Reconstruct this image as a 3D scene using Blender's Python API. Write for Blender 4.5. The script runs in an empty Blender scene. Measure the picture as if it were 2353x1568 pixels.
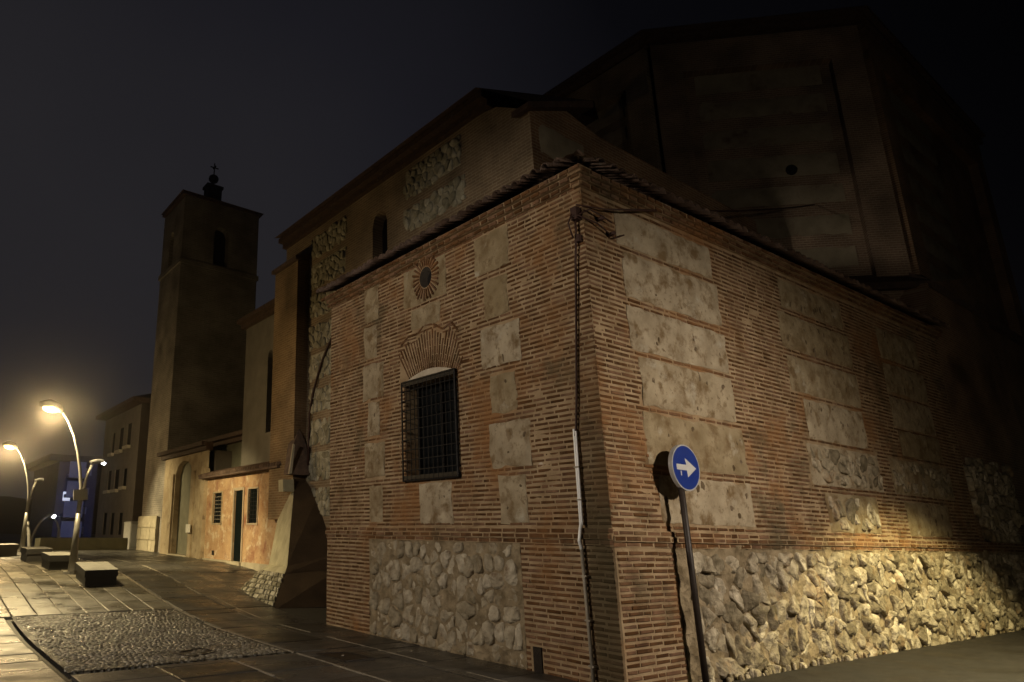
import bpy, math, random
import numpy as np
from mathutils import Vector, Matrix, noise as mnoise
random.seed(11)
sc = bpy.context.scene
COL = sc.collection

# ------------------------------------------------------------------ camera
FPX, CX, CY, HOR, EYE = 1690.0, 1176.5, 784.0, 1233.0, 1.65      # measured on a 2353 px wide view
TH = math.atan((HOR - CY) / FPX)
cd = bpy.data.cameras.new("camera"); cam = bpy.data.objects.new("camera", cd); COL.objects.link(cam)
cd.sensor_width = 36.0; cd.lens = 36.0 * FPX / 2353.0; cd.clip_start = 0.05; cd.clip_end = 3000
cam.location = (0, 0, EYE); cam.rotation_euler = (math.pi / 2 + TH, 0, 0)
sc.camera = cam

# ------------------------------------------------------------------ night sky
sc.view_settings.view_transform = 'Standard'; sc.view_settings.look = 'None'
sc.view_settings.exposure = 0.0; sc.view_settings.gamma = 1.0; sc.view_settings.use_curve_mapping = False
world = bpy.data.worlds.new("World"); sc.world = world; world.use_nodes = True
def build_sky():
    nt = world.node_tree; nt.nodes.clear(); N = nt.nodes.new; L = nt.links.new
    out = N('ShaderNodeOutputWorld'); bg = N('ShaderNodeBackground'); L(bg.outputs[0], out.inputs[0])
    tc = N('ShaderNodeTexCoord')
    # town glow towards the plaza (left), fading towards the dark street (right)
    dot = N('ShaderNodeVectorMath'); dot.operation = 'DOT_PRODUCT'; L(tc.outputs['Generated'], dot.inputs[0])
    dot.inputs[1].default_value = Vector((-0.80, 0.60, -0.30))
    mr = N('ShaderNodeMapRange'); L(dot.outputs['Value'], mr.inputs[0])
    mr.inputs[1].default_value = -0.25; mr.inputs[2].default_value = 0.86
    nz = N('ShaderNodeTexNoise'); nz.inputs['Scale'].default_value = 2.2; nz.inputs['Detail'].default_value = 3
    L(tc.outputs['Generated'], nz.inputs['Vector'])
    ad = N('ShaderNodeMath'); ad.operation = 'MULTIPLY_ADD'; L(nz.outputs[0], ad.inputs[0]); ad.inputs[1].default_value = 0.22
    L(mr.outputs[0], ad.inputs[2])
    cr = N('ShaderNodeValToRGB'); L(ad.outputs[0], cr.inputs[0])
    e = cr.color_ramp.elements
    e[0].position = 0.12; e[0].color = (0.0004, 0.0004, 0.0006, 1)
    e[1].position = 1.1; e[1].color = (0.0175, 0.0165, 0.0190, 1)
    for p, c in ((0.5, (0.0026, 0.0026, 0.0036, 1)), (0.78, (0.0100, 0.0097, 0.0128, 1))):
        k = e.new(p); k.color = c
    L(cr.outputs[0], bg.inputs[0]); bg.inputs[1].default_value = 1.0
build_sky()

# ------------------------------------------------------------------ site frame: r along the right wall, l along the left wall, h up
def nrm(v): return v / np.linalg.norm(v)
_F = np.array([0, math.cos(TH), math.sin(TH)]); _R = np.array([1., 0, 0]); _U = np.array([0, -math.sin(TH), math.cos(TH)])
_C = np.array([0, 0, EYE])
def ray(x, y): return _F + (x - CX) / FPX * _R - (y - CY) / FPX * _U
eL = nrm(ray(-250, 1208)); eR = nrm(ray(3140, 1268)); eV = nrm(ray(817, -5100))
GN = nrm(np.cross(eR, eL)); GN = GN if GN[2] > 0 else -GN
_g = ray(1442, 1590); K = _C + _g * (-EYE / np.dot(_g, GN))
MI = np.linalg.inv(np.array([eR, eL, eV]).T); CS = MI @ (_C - K)
def W(r, l, h): return Vector(K + r * eR + l * eL + h * eV)
def on(x, y, ax, val):
    d = MI @ ray(x, y); return CS + d * ((val - CS[ax]) / d[ax])
def smooth(a, b, x):
    t = min(1, max(0, (x - a) / (b - a))); return t * t * (3 - 2 * t)
def hg(r, l):
    return 0.72 * smooth(7.5, 18.5, l) + 0.008 * max(0, min(l, 80) - 18.5) - 0.0145 * max(0, min(r, 30)) * (1 - smooth(0, 3, l))
def ong(x, y):
    h = 0.0
    for _ in range(150):
        P = on(x, y, 2, h); h = .7 * h + .3 * hg(P[0], P[1])
    return P
def G(r, l, dz=0.0): return W(r, l, hg(r, l) + dz)

# ------------------------------------------------------------------ lamps that light the street
def add_light(name, kind, loc, power, color, parent=None, radius=0.12, target=None, size=160, blend=0.5):
    ld = bpy.data.lights.new(name, kind); ld.energy = power; ld.color = color; ld.shadow_soft_size = radius
    if kind == 'SPOT': ld.spot_size = math.radians(size); ld.spot_blend = blend
    o = bpy.data.objects.new(name, ld); COL.objects.link(o)
    base = Vector(parent['base']) if parent else Vector((0, 0, 0))
    o.location = Vector(loc) - base
    if target is not None:
        o.rotation_euler = (Vector(target) - Vector(loc)).to_track_quat('-Z', 'Y').to_euler()
    if parent: o.parent = parent
    return o
SODIUM = (1.0, 0.81, 0.43); WARM = (1.0, 0.86, 0.69); COOL = (0.42, 0.5, 1.0)
P_LEFT, P_RIGHT, P_POOL, P_PLAZA, P_COOL = 3200.0, 2250.0, 3300.0, 1300.0, 1500.0

# ------------------------------------------------------------------ materials
MATS = {}
def mat(name, cols, scale=6.0, detail=5.0, rough=0.85, bump=0.3, bscale=40.0, tint=0.0, stain=None, rough2=None, spec=0.3, metal=0.0, crag=None):
    """cols: colours of a noise ramp; tint: how much a piece differs from the next; stain: (colour, scale, low, high)"""
    m = bpy.data.materials.new(name); m.use_nodes = True; MATS[name] = m
    nt = m.node_tree; N = nt.nodes.new; L = nt.links.new
    bs = nt.nodes['Principled BSDF']; ge = N('ShaderNodeNewGeometry')
    nz = N('ShaderNodeTexNoise'); nz.inputs['Scale'].default_value = scale; nz.inputs['Detail'].default_value = detail
    L(ge.outputs['Position'], nz.inputs['Vector'])
    cr = N('ShaderNodeValToRGB'); e = cr.color_ramp.elements
    n = len(cols)
    for i, c in enumerate(cols):
        p = 0.28 + 0.44 * i / max(1, n - 1)
        k = e[0] if i == 0 else (e[1] if i == n - 1 else e.new(p))
        k.position = p; k.color = (*c, 1)
    if n == 1: e[1].color = (*cols[0], 1)
    L(nz.outputs[0], cr.inputs[0]); col = cr.outputs[0]
    if tint:
        at = N('ShaderNodeAttribute'); at.attribute_name = 'tint'; oi = N('ShaderNodeObjectInfo')
        ad = N('ShaderNodeMath'); ad.operation = 'ADD'; L(at.outputs['Fac'], ad.inputs[0]); L(oi.outputs['Random'], ad.inputs[1])
        fr = N('ShaderNodeMath'); fr.operation = 'FRACT'; L(ad.outputs[0], fr.inputs[0])
        mr = N('ShaderNodeMapRange'); L(fr.outputs[0], mr.inputs[0]); mr.inputs[3].default_value = 1 - tint; mr.inputs[4].default_value = 1 + tint
        hs = N('ShaderNodeHueSaturation'); L(col, hs.inputs['Color']); L(mr.outputs[0], hs.inputs['Value'])
        m2 = N('ShaderNodeMapRange'); L(fr.outputs[0], m2.inputs[0]); m2.inputs[3].default_value = 1.12; m2.inputs[4].default_value = 0.85
        L(m2.outputs[0], hs.inputs['Saturation']); col = hs.outputs[0]
    for st in ([stain] if stain and not isinstance(stain, list) else (stain or [])):
        n2 = N('ShaderNodeTexNoise'); n2.inputs['Scale'].default_value = st[1]; n2.inputs['Detail'].default_value = 6; n2.inputs['Roughness'].default_value = 0.65
        L(ge.outputs['Position'], n2.inputs['Vector'])
        r2 = N('ShaderNodeMapRange'); L(n2.outputs[0], r2.inputs[0]); r2.inputs[1].default_value = st[2]; r2.inputs[2].default_value = st[3]
        mx = N('ShaderNodeMixRGB'); L(r2.outputs[0], mx.inputs[0]); L(col, mx.inputs[1]); mx.inputs[2].default_value = (*st[0], 1)
        col = mx.outputs[0]
    L(col, bs.inputs['Base Color'])
    bs.inputs['Roughness'].default_value = rough; bs.inputs['Metallic'].default_value = metal
    bs.inputs['Specular IOR Level'].default_value = spec
    if rough2 is not None:
        n3 = N('ShaderNodeTexNoise'); n3.inputs['Scale'].default_value = 1.6; n3.inputs['Detail'].default_value = 5
        L(ge.outputs['Position'], n3.inputs['Vector'])
        r3 = N('ShaderNodeMapRange'); L(n3.outputs[0], r3.inputs[0]); r3.inputs[1].default_value = .35; r3.inputs[2].default_value = .65
        r3.inputs[3].default_value = rough; r3.inputs[4].default_value = rough2; L(r3.outputs[0], bs.inputs['Roughness'])
    if bump:
        nb = N('ShaderNodeTexNoise'); nb.inputs['Scale'].default_value = bscale; nb.inputs['Detail'].default_value = 6; nb.inputs['Roughness'].default_value = 0.6
        L(ge.outputs['Position'], nb.inputs['Vector'])
        bp = N('ShaderNodeBump'); bp.inputs['Strength'].default_value = bump; bp.inputs['Distance'].default_value = 0.02
        L(nb.outputs[0], bp.inputs['Height']); L(bp.outputs[0], bs.inputs['Normal'])
        if crag:                                        # broken faces: tilted planes of a distorted cell pattern
            dn = N('ShaderNodeTexNoise'); dn.inputs['Scale'].default_value = crag[0] * .8; dn.inputs['Detail'].default_value = 4; L(ge.outputs['Position'], dn.inputs['Vector'])
            va = N('ShaderNodeVectorMath'); va.operation = 'MULTIPLY_ADD'; L(dn.outputs['Color'], va.inputs[0]); va.inputs[1].default_value = (.16, .16, .16); L(ge.outputs['Position'], va.inputs[2])
            vo = N('ShaderNodeTexVoronoi'); vo.inputs['Scale'].default_value = crag[0]; L(va.outputs[0], vo.inputs['Vector'])
            b2 = N('ShaderNodeBump'); b2.inputs['Strength'].default_value = 1.0; b2.inputs['Distance'].default_value = crag[1]
            L(vo.outputs['Distance'], b2.inputs['Height']); L(bp.outputs[0], b2.inputs['Normal']); L(b2.outputs[0], bs.inputs['Normal'])
    return m
def corner_shade(m):  # conduit's shadow on the left wall, painted as a dark olive strip
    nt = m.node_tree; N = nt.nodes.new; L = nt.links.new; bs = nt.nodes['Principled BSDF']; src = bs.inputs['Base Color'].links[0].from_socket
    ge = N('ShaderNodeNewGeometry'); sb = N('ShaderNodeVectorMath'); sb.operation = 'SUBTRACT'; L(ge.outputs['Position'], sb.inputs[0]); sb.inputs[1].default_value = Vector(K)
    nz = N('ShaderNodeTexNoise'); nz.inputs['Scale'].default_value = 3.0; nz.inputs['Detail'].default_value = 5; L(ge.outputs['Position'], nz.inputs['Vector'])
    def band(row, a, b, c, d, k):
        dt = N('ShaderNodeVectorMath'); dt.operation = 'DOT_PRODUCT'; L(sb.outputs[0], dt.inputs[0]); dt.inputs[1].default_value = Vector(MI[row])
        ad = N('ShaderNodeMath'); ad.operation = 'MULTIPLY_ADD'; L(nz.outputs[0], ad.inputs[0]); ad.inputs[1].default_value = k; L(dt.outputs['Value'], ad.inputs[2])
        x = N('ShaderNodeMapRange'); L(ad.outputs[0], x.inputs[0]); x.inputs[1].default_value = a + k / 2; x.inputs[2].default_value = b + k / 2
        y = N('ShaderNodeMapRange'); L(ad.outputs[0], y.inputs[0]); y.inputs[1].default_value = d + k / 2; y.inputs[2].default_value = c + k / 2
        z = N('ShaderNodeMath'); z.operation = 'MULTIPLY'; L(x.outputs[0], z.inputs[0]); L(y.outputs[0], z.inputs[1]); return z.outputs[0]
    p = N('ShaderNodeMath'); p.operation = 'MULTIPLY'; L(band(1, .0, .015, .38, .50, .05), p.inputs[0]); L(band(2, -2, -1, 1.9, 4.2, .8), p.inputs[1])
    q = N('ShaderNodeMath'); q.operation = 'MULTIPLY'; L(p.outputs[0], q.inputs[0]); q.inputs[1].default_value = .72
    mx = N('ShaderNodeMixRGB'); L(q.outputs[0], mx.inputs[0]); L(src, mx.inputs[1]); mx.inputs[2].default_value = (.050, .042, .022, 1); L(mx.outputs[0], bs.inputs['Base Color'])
def course_mat(name, axis, brick1, brick2, mortar, scale=1.0, bump=0.5, stain=None):
    """fine brick coursing for walls too far away for single bricks; axis 'r' or 'l' runs along the wall"""
    m = bpy.data.materials.new(name); m.use_nodes = True; MATS[name] = m
    nt = m.node_tree; N = nt.nodes.new; L = nt.links.new
    bs = nt.nodes['Principled BSDF']; ge = N('ShaderNodeNewGeometry')
    def comp(row):
        d = N('ShaderNodeVectorMath'); d.operation = 'DOT_PRODUCT'; L(ge.outputs['Position'], d.inputs[0]); d.inputs[1].default_value = Vector(MI[row]); return d
    cb = N('ShaderNodeCombineXYZ')
    if axis == 'd':
        a = comp(0); b = comp(1); s = N('ShaderNodeMath'); s.operation = 'SUBTRACT'; L(a.outputs['Value'], s.inputs[0]); L(b.outputs['Value'], s.inputs[1]); L(s.outputs[0], cb.inputs[0])
    else:
        L(comp(0 if axis == 'r' else 1).outputs['Value'], cb.inputs[0])
    L(comp(2).outputs['Value'], cb.inputs[1])
    bt = N('ShaderNodeTexBrick'); L(cb.outputs[0], bt.inputs['Vector'])
    bt.inputs['Color1'].default_value = (*brick1, 1); bt.inputs['Color2'].default_value = (*brick2, 1); bt.inputs['Mortar'].default_value = (*mortar, 1)
    bt.inputs['Scale'].default_value = 1.0; bt.inputs['Mortar Size'].default_value = 0.016 * scale; bt.inputs['Mortar Smooth'].default_value = 0.4
    bt.inputs['Brick Width'].default_value = 0.27 * scale; bt.inputs['Row Height'].default_value = 0.0685 * scale
    nz = N('ShaderNodeTexNoise'); nz.inputs['Scale'].default_value = 0.9; nz.inputs['Detail'].default_value = 8; L(ge.outputs['Position'], nz.inputs['Vector'])
    mr = N('ShaderNodeMapRange'); L(nz.outputs[0], mr.inputs[0]); mr.inputs[1].default_value = .3; mr.inputs[2].default_value = .7; mr.inputs[3].default_value = .55; mr.inputs[4].default_value = 1.35
    hs = N('ShaderNodeHueSaturation'); L(bt.outputs[0], hs.inputs['Color']); L(mr.outputs[0], hs.inputs['Value']); col = hs.outputs[0]
    if stain:
        n2 = N('ShaderNodeTexNoise'); n2.inputs['Scale'].default_value = stain[1]; n2.inputs['Detail'].default_value = 6; L(ge.outputs['Position'], n2.inputs['Vector'])
        r2 = N('ShaderNodeMapRange'); L(n2.outputs[0], r2.inputs[0]); r2.inputs[1].default_value = stain[2]; r2.inputs[2].default_value = stain[3]
        mx = N('ShaderNodeMixRGB'); L(r2.outputs[0], mx.inputs[0]); L(col, mx.inputs[1]); mx.inputs[2].default_value = (*stain[0], 1); col = mx.outputs[0]
    L(col, bs.inputs['Base Color']); bs.inputs['Roughness'].default_value = .9; bs.inputs['Specular IOR Level'].default_value = .2
    bp = N('ShaderNodeBump'); bp.inputs['Strength'].default_value = bump; bp.inputs['Distance'].default_value = .015; bp.invert = True
    L(bt.outputs['Fac'], bp.inputs['Height']); L(bp.outputs[0], bs.inputs['Normal'])
    return m
def glow(name, color, strength):
    m = bpy.data.materials.new(name); m.use_nodes = True; MATS[name] = m
    bs = m.node_tree.nodes['Principled BSDF']; bs.inputs['Base Color'].default_value = (.8, .8, .8, 1)
    bs.inputs['Emission Color'].default_value = (*color, 1); bs.inputs['Emission Strength'].default_value = strength; return m

damp = ((.055, .05, .03), 0.55, .56, .74)
mat('brick', [(.072, .035, .016), (.12, .058, .027), (.18, .092, .044)], scale=5, tint=.40, rough=.9, bump=.6, bscale=70, spec=.15, stain=[((.25, .17, .095), 2.2, .58, .76), ((.21, .10, .04), .7, .52, .68), damp])
mat('mortar', [(.245, .17, .098), (.33, .238, .143), (.40, .298, .185)], scale=4, rough=.95, bump=.7, bscale=45, spec=.1, stain=[((.27, .145, .065), .7, .50, .66), ((.17, .11, .06), 1.9, .58, .74), damp])
corner_shade(MATS['brick']); corner_shade(MATS['mortar'])
mat('plaster', [(.22, .168, .10), (.315, .25, .16), (.385, .315, .21)], scale=3.2, detail=8, tint=.16, crag=(5.5, .022), rough=.95, bump=.8, bscale=16, spec=.1, stain=[((.17, .115, .06), 3.6, .50, .64), ((.19, .14, .085), 11, .57, .68), ((.42, .38, .30), 2.5, .60, .74)])
mat('stone', [(.16, .13, .085), (.33, .275, .185), (.48, .41, .295)], scale=7, detail=10, tint=.5, crag=(8.5, .036), rough=.95, bump=1.0, bscale=22, spec=.12, stain=[((.12, .09, .055), 6, .54, .68), ((.30, .20, .11), 1.6, .56, .70)])
mat('pale_rubble', [(.22, .18, .12), (.33, .28, .195), (.44, .38, .28)], scale=7, detail=9, tint=.28, crag=(9, .03), rough=.95, bump=1.0, bscale=22, spec=.12, stain=((.20, .145, .09), 5, .57, .70))
mat('dark_stone', [(.10, .07, .04), (.16, .115, .07)], scale=9, tint=.3, rough=.95, bump=.8, bscale=30, spec=.1)
mat('rubble_mortar', [(.14, .105, .062), (.24, .185, .115), (.34, .27, .175)], crag=(7, .05), scale=5, detail=8, rough=.97, bump=1.0, bscale=25, spec=.08)
mat('grey_rubble', [(.17, .155, .105), (.30, .275, .20), (.40, .37, .28)], scale=6, detail=8, tint=.30, rough=.95, bump=1.0, bscale=20, spec=.1)
mat('roof_tile', [(.055, .036, .028), (.12, .075, .052)], scale=8, tint=.4, rough=.8, bump=.5, bscale=40, spec=.25, stain=((.16, .15, .12), 9, .62, .72))
mat('iron', [(.010, .009, .009), (.018, .016, .016)], scale=20, rough=.55, bump=.2, metal=.3)
mat('dark_interior', [(.006, .005, .005), (.010, .009, .008)], scale=3, rough=.6, bump=0)
mat('white_lintel', [(.40, .34, .26), (.5, .44, .35)], scale=10, rough=.9, bump=.3)
mat('steel', [(.72, .73, .74), (.80, .80, .80)], scale=8, rough=.35, bump=.05, spec=.6)
mat('worn_steel', [(.22, .19, .15), (.34, .30, .24)], scale=8, rough=.6, bump=.2, metal=.2, spec=.4)
mat('cable', [(.035, .014, .010), (.05, .022, .015)], scale=10, rough=.6, bump=0)
mat('sign_blue', [(.006, .022, .17), (.009, .032, .22)], scale=5, rough=.35, bump=0, spec=.5, stain=((.16, .2, .32), 9, .62, .78))
mat('sign_white', [(.44, .43, .42), (.52, .51, .50)], scale=9, rough=.4, bump=0, spec=.4)
mat('sign_rim', [(.36, .36, .37), (.45, .45, .46)], scale=8, rough=.45, bump=0, metal=.3)
mat('sign_back', [(.50, .50, .47), (.60, .60, .56)], scale=8, rough=.5, bump=0)
mat('pole_dark', [(.018, .012, .009), (.03, .02, .015)], scale=8, rough=.5, bump=.2, spec=.4)
mat('lamp_post', [(.17, .165, .155), (.23, .225, .21)], scale=8, rough=.4, bump=0, metal=.2, spec=.5)
mat('lamp_housing', [(.10, .10, .10), (.14, .14, .14)], scale=8, rough=.5, bump=0)
mat('bench_top', [(.20, .20, .185), (.30, .295, .27)], scale=8, rough=.35, bump=.2, rough2=.6, spec=.5)
mat('bench_base', [(.018, .018, .018), (.028, .028, .027)], scale=8, rough=.5, bump=.3, spec=.4)
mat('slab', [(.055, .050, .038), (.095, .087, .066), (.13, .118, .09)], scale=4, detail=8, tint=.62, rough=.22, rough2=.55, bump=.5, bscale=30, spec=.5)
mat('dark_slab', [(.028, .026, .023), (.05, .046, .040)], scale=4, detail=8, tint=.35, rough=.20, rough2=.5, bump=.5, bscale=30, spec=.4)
mat('joint', [(.02, .017, .013), (.035, .03, .023)], scale=8, rough=.6, bump=.5, spec=.3)
mat('pale_joint', [(.16, .14, .11), (.26, .23, .18)], scale=8, rough=.35, bump=.4, spec=.5)
mat('cobble', [(.06, .054, .042), (.13, .118, .092), (.20, .18, .14)], scale=13, tint=.6, rough=.14, rough2=.45, bump=.5, bscale=40, spec=.5)
mat('cobble_mortar', [(.03, .027, .021), (.06, .053, .042)], scale=7, detail=8, rough=.3, rough2=.7, bump=1.0, bscale=60, spec=.4)
mat('asphalt', [(.018, .015, .012), (.034, .029, .023)], scale=6, detail=10, rough=.45, rough2=.75, bump=.7, bscale=90, spec=.35)
mat('iron_cover', [(.016, .012, .009), (.028, .02, .015)], scale=30, rough=.45, bump=.5, bscale=60, metal=.4)
mat('orange_render', [(.36, .20, .105), (.48, .31, .165), (.55, .40, .24)], scale=2.2, detail=10, rough=.92, bump=.5, bscale=20, spec=.15, stain=[((.60, .50, .36), 3.2, .54, .64), ((.26, .12, .07), 1.1, .53, .68), ((.24, .13, .07), 7, .58, .68), ((.58, .46, .30), 9, .60, .68)])
mat('ochre_stone', [(.28, .21, .13), (.40, .31, .20), (.46, .38, .26)], scale=2.4, detail=9, rough=.92, bump=.6, bscale=15, spec=.15, stain=((.17, .125, .08), 3, .57, .70))
mat('pale_stone', [(.32, .28, .20), (.45, .40, .30)], scale=3, detail=9, rough=.9, bump=.5, bscale=18, spec=.2)
mat('buttress_stone', [(.28, .255, .17), (.40, .36, .24), (.46, .42, .29)], scale=3, detail=9, rough=.92, bump=.5, bscale=18, spec=.15)
mat('shaded_render', [(.045, .030, .018), (.075, .050, .028)], scale=2.2, detail=9, rough=.95, bump=.5, bscale=18, spec=.1)
mat('grey_wall', [(.13, .12, .10), (.19, .175, .15)], scale=2, detail=9, rough=.92, bump=.4, bscale=14, spec=.15)
mat('dark_wall', [(.065, .055, .045), (.10, .085, .07)], scale=2, detail=9, rough=.95, bump=.4, bscale=14, spec=.1)
mat('dark_plaster', [(.20, .165, .11), (.33, .28, .195)], scale=2.4, detail=9, rough=.95, bump=.6, bscale=12, spec=.1, stain=((.14, .095, .06), 1.2, .55, .7))
mat('olive_wall', [(.13, .125, .085), (.19, .18, .125)], scale=3, detail=8, rough=.9, bump=.3, bscale=18)
mat('upper_render', [(.10, .10, .07), (.16, .155, .11)], scale=3, detail=8, rough=.95, bump=.3, bscale=14)
mat('house_wall', [(.20, .185, .175), (.27, .25, .235)], scale=2, detail=8, rough=.95, bump=.3)
mat('door_green', [(.003, .006, .006), (.006, .010, .010)], scale=6, rough=.8, bump=.2, spec=.04)
mat('frame_pale', [(.34, .27, .19), (.44, .36, .26)], scale=6, rough=.7, bump=.2)
mat('glass', [(.006, .007, .008), (.010, .011, .012)], scale=3, rough=.8, bump=0, spec=.03)
mat('white_paint', [(.60, .58, .52), (.70, .67, .6)], scale=6, rough=.6, bump=.1)
mat('pale_paint', [(.45, .45, .44), (.55, .55, .53)], scale=6, rough=.7, bump=.1)
mat('blue_block', [(.30, .31, .40), (.40, .41, .50)], scale=2, rough=.8, bump=.1)
mat('blue_block_dark', [(.06, .06, .11), (.09, .09, .15)], scale=2, rough=.8, bump=.1)
mat('dark_hill', [(.010, .010, .008), (.018, .017, .012)], scale=1, rough=1, bump=0)
course_mat('brick_l', 'l', (.15, .105, .065), (.20, .145, .092), (.25, .20, .135))
course_mat('brick_r', 'r', (.16, .085, .045), (.22, .12, .062), (.27, .20, .125))
course_mat('brick_d', 'd', (.17, .11, .07), (.23, .15, .098), (.29, .225, .16))
course_mat('butt_brick_l_lit', 'l', (.17, .105, .055), (.23, .145, .08), (.26, .20, .12))
course_mat('butt_brick_r_shade', 'r', (.12, .072, .036), (.16, .098, .05), (.18, .13, .08))  # darker copy of the shaft brick: near side's shade put into the colour
course_mat('tower_brick_l', 'l', (.20, .18, .155), (.26, .235, .20), (.30, .275, .24), scale=1.3, bump=.3)
course_mat('tower_brick_r', 'r', (.19, .175, .155), (.25, .225, .20), (.28, .26, .23), scale=1.3, bump=.3)
glow('lamp_glow', (1.0, .58, .17), 34.0); glow('led_glow', (.95, .95, 1.0), 14.0); glow('lit_window', (.75, .8, 1.0), .8)

# ------------------------------------------------------------------ objects
def link(name, me, parent=None, material=None):
    o = bpy.data.objects.new(name, me); COL.objects.link(o)
    if parent is not None: o.parent = parent
    if material and me is not None and not me.materials: me.materials.append(MATS[material])
    return o
def thing(name, label, cat, base, group=None):
    o = bpy.data.objects.new(name, None); COL.objects.link(o); o.empty_display_size = .2
    o.location = base; o['base'] = [float(x) for x in base]; o['label'] = label; o['category'] = cat
    if group: o['group'] = group
    return o
def struct_root(name, base=(0, 0, 0)):
    o = bpy.data.objects.new(name, None); COL.objects.link(o); o.location = base; o['base'] = [float(x) for x in base]; o['kind'] = 'structure'; return o
def base_of(o):
    while o is not None and 'base' not in o: o = o.parent
    return Vector(o['base']) if o is not None else Vector((0, 0, 0))
def mesh(name, verts, faces, material, parent=None, smooth_=False, kind=None, tints=None, mats=None, fm=None):
    b = base_of(parent)
    me = bpy.data.meshes.new(name)
    me.from_pydata([tuple(Vector(v) - b) for v in verts], [], faces)
    for mm in (mats or [material]): me.materials.append(MATS[mm])
    if fm: me.polygons.foreach_set('material_index', fm)
    if tints is not None:
        at = me.attributes.new('tint', 'FLOAT', 'FACE'); at.data.foreach_set('value', tints)
    if smooth_: me.polygons.foreach_set('use_smooth', [True] * len(me.polygons))
    me.update()
    o = link(name, me, parent)
    if kind: o['kind'] = kind
    return o
class MB:
    """collects shapes of ONE part"""
    def __init__(s): s.v = []; s.f = []
    def add(s, vs, fs):
        n = len(s.v); s.v += [Vector(v) for v in vs]; s.f += [tuple(i + n for i in f) for f in fs]; return s
    def hexa(s, p):      # 8 points: bottom loop 0-3, top loop 4-7
        return s.add(p, [(3, 2, 1, 0), (4, 5, 6, 7), (0, 1, 5, 4), (1, 2, 6, 5), (2, 3, 7, 6), (3, 0, 4, 7)])
    def box(s, r0, r1, l0, l1, h0, h1, fn=None):
        fn = fn or W
        return s.hexa([fn(a, b, h0) for a, b in ((r0, l0), (r1, l0), (r1, l1), (r0, l1))] + [fn(a, b, h1) for a, b in ((r0, l0), (r1, l0), (r1, l1), (r0, l1))])
    def tube(s, pts, rad, n=8, cap=True):
        pts = [Vector(p) for p in pts]; rads = rad if isinstance(rad, (list, tuple)) else [rad] * len(pts)
        n0 = len(s.v); up = None
        for i, p in enumerate(pts):
            t = (pts[min(i + 1, len(pts) - 1)] - pts[max(i - 1, 0)]).normalized()
            if up is None: up = t.orthogonal().normalized()
            up = (up - t * up.dot(t)).normalized(); sd = t.cross(up)
            for k in range(n):
                a = 2 * math.pi * k / n; s.v.append(p + (up * math.cos(a) + sd * math.sin(a)) * rads[i])
        for i in range(len(pts) - 1):
            for k in range(n):
                a = n0 + i * n + k; b = n0 + i * n + (k + 1) % n; s.f.append((a, b, b + n, a + n))
        if cap:
            s.f.append(tuple(n0 + k for k in reversed(range(n)))); s.f.append(tuple(n0 + (len(pts) - 1) * n + k for k in range(n)))
        return s
    def obj(s, name, material, parent=None, smooth_=False, kind=None, tints=None):
        return mesh(name, s.v, s.f, material, parent, smooth_, kind, tints)
def fix_normals(o):
    import bmesh
    bm = bmesh.new(); bm.from_mesh(o.data); bmesh.ops.recalc_face_normals(bm, faces=bm.faces[:]); bm.to_mesh(o.data); bm.free()
class Pieces:
    """alike pieces of one thing: the ones that show largest become parts, the rest one joined part"""
    def __init__(s, name, parent, material, limit=300, smooth_=False):
        s.name, s.parent, s.material, s.limit, s.smooth = name, parent, material, limit, smooth_; s.items = []; s.cache = {}
    def put(s, verts, faces, pos, area, key=None, facing=1.0):
        pos = Vector(pos); d = (pos - Vector(_C)).length
        inframe = 1.0
        v = np.array(pos) - _C; z = v @ _F
        x, y = CX + FPX * (v @ _R) / z, CY - FPX * (v @ _U) / z
        if z < 0 or x < -60 or x > 2420 or y < -40 or y > 1610: inframe = .01
        s.items.append((area * facing * inframe / (d * d), verts, faces, pos, key))
    def build(s):
        b = base_of(s.parent); s.items.sort(key=lambda t: -t[0])
        for sc_, vs, fs, pos, key in s.items[:s.limit]:
            me = s.cache.get(key) if key is not None else None
            if me is None:
                me = bpy.data.meshes.new(s.name); me.from_pydata([tuple(v) for v in vs], [], fs); me.materials.append(MATS[s.material])
                if s.smooth: me.polygons.foreach_set('use_smooth', [True] * len(me.polygons))
                if key is not None: s.cache[key] = me
            o = bpy.data.objects.new(s.name, me); COL.objects.link(o); o.parent = s.parent; o.location = pos - b
        rest = s.items[s.limit:]
        if rest:
            V, Fc, T = [], [], []
            for sc_, vs, fs, pos, key in rest:
                n = len(V); V += [Vector(v) + pos for v in vs]; Fc += [tuple(i + n for i in f) for f in fs]; T += [random.random()] * len(fs)
            mesh(s.name + '_remainder', V, Fc, s.material, s.parent, s.smooth, 'stuff', T)

# wall frames: u along the wall, v up, w out of the wall
def WL(u, v, w=0.0): return W(-w, u, v)
def WR(u, v, w=0.0): return W(u, -w, v + u * (-.0145 + .0065 * v))
AXES = {'L': (eL, eV, -eR), 'R': (eR, eV, -eL)}
def inv_r(r, h): return r, (h + .0145 * r) / (1 + .0065 * r)
def nz3(u, v, s, k=0.0): return mnoise.noise(Vector((u * s, v * s, k)))

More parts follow.
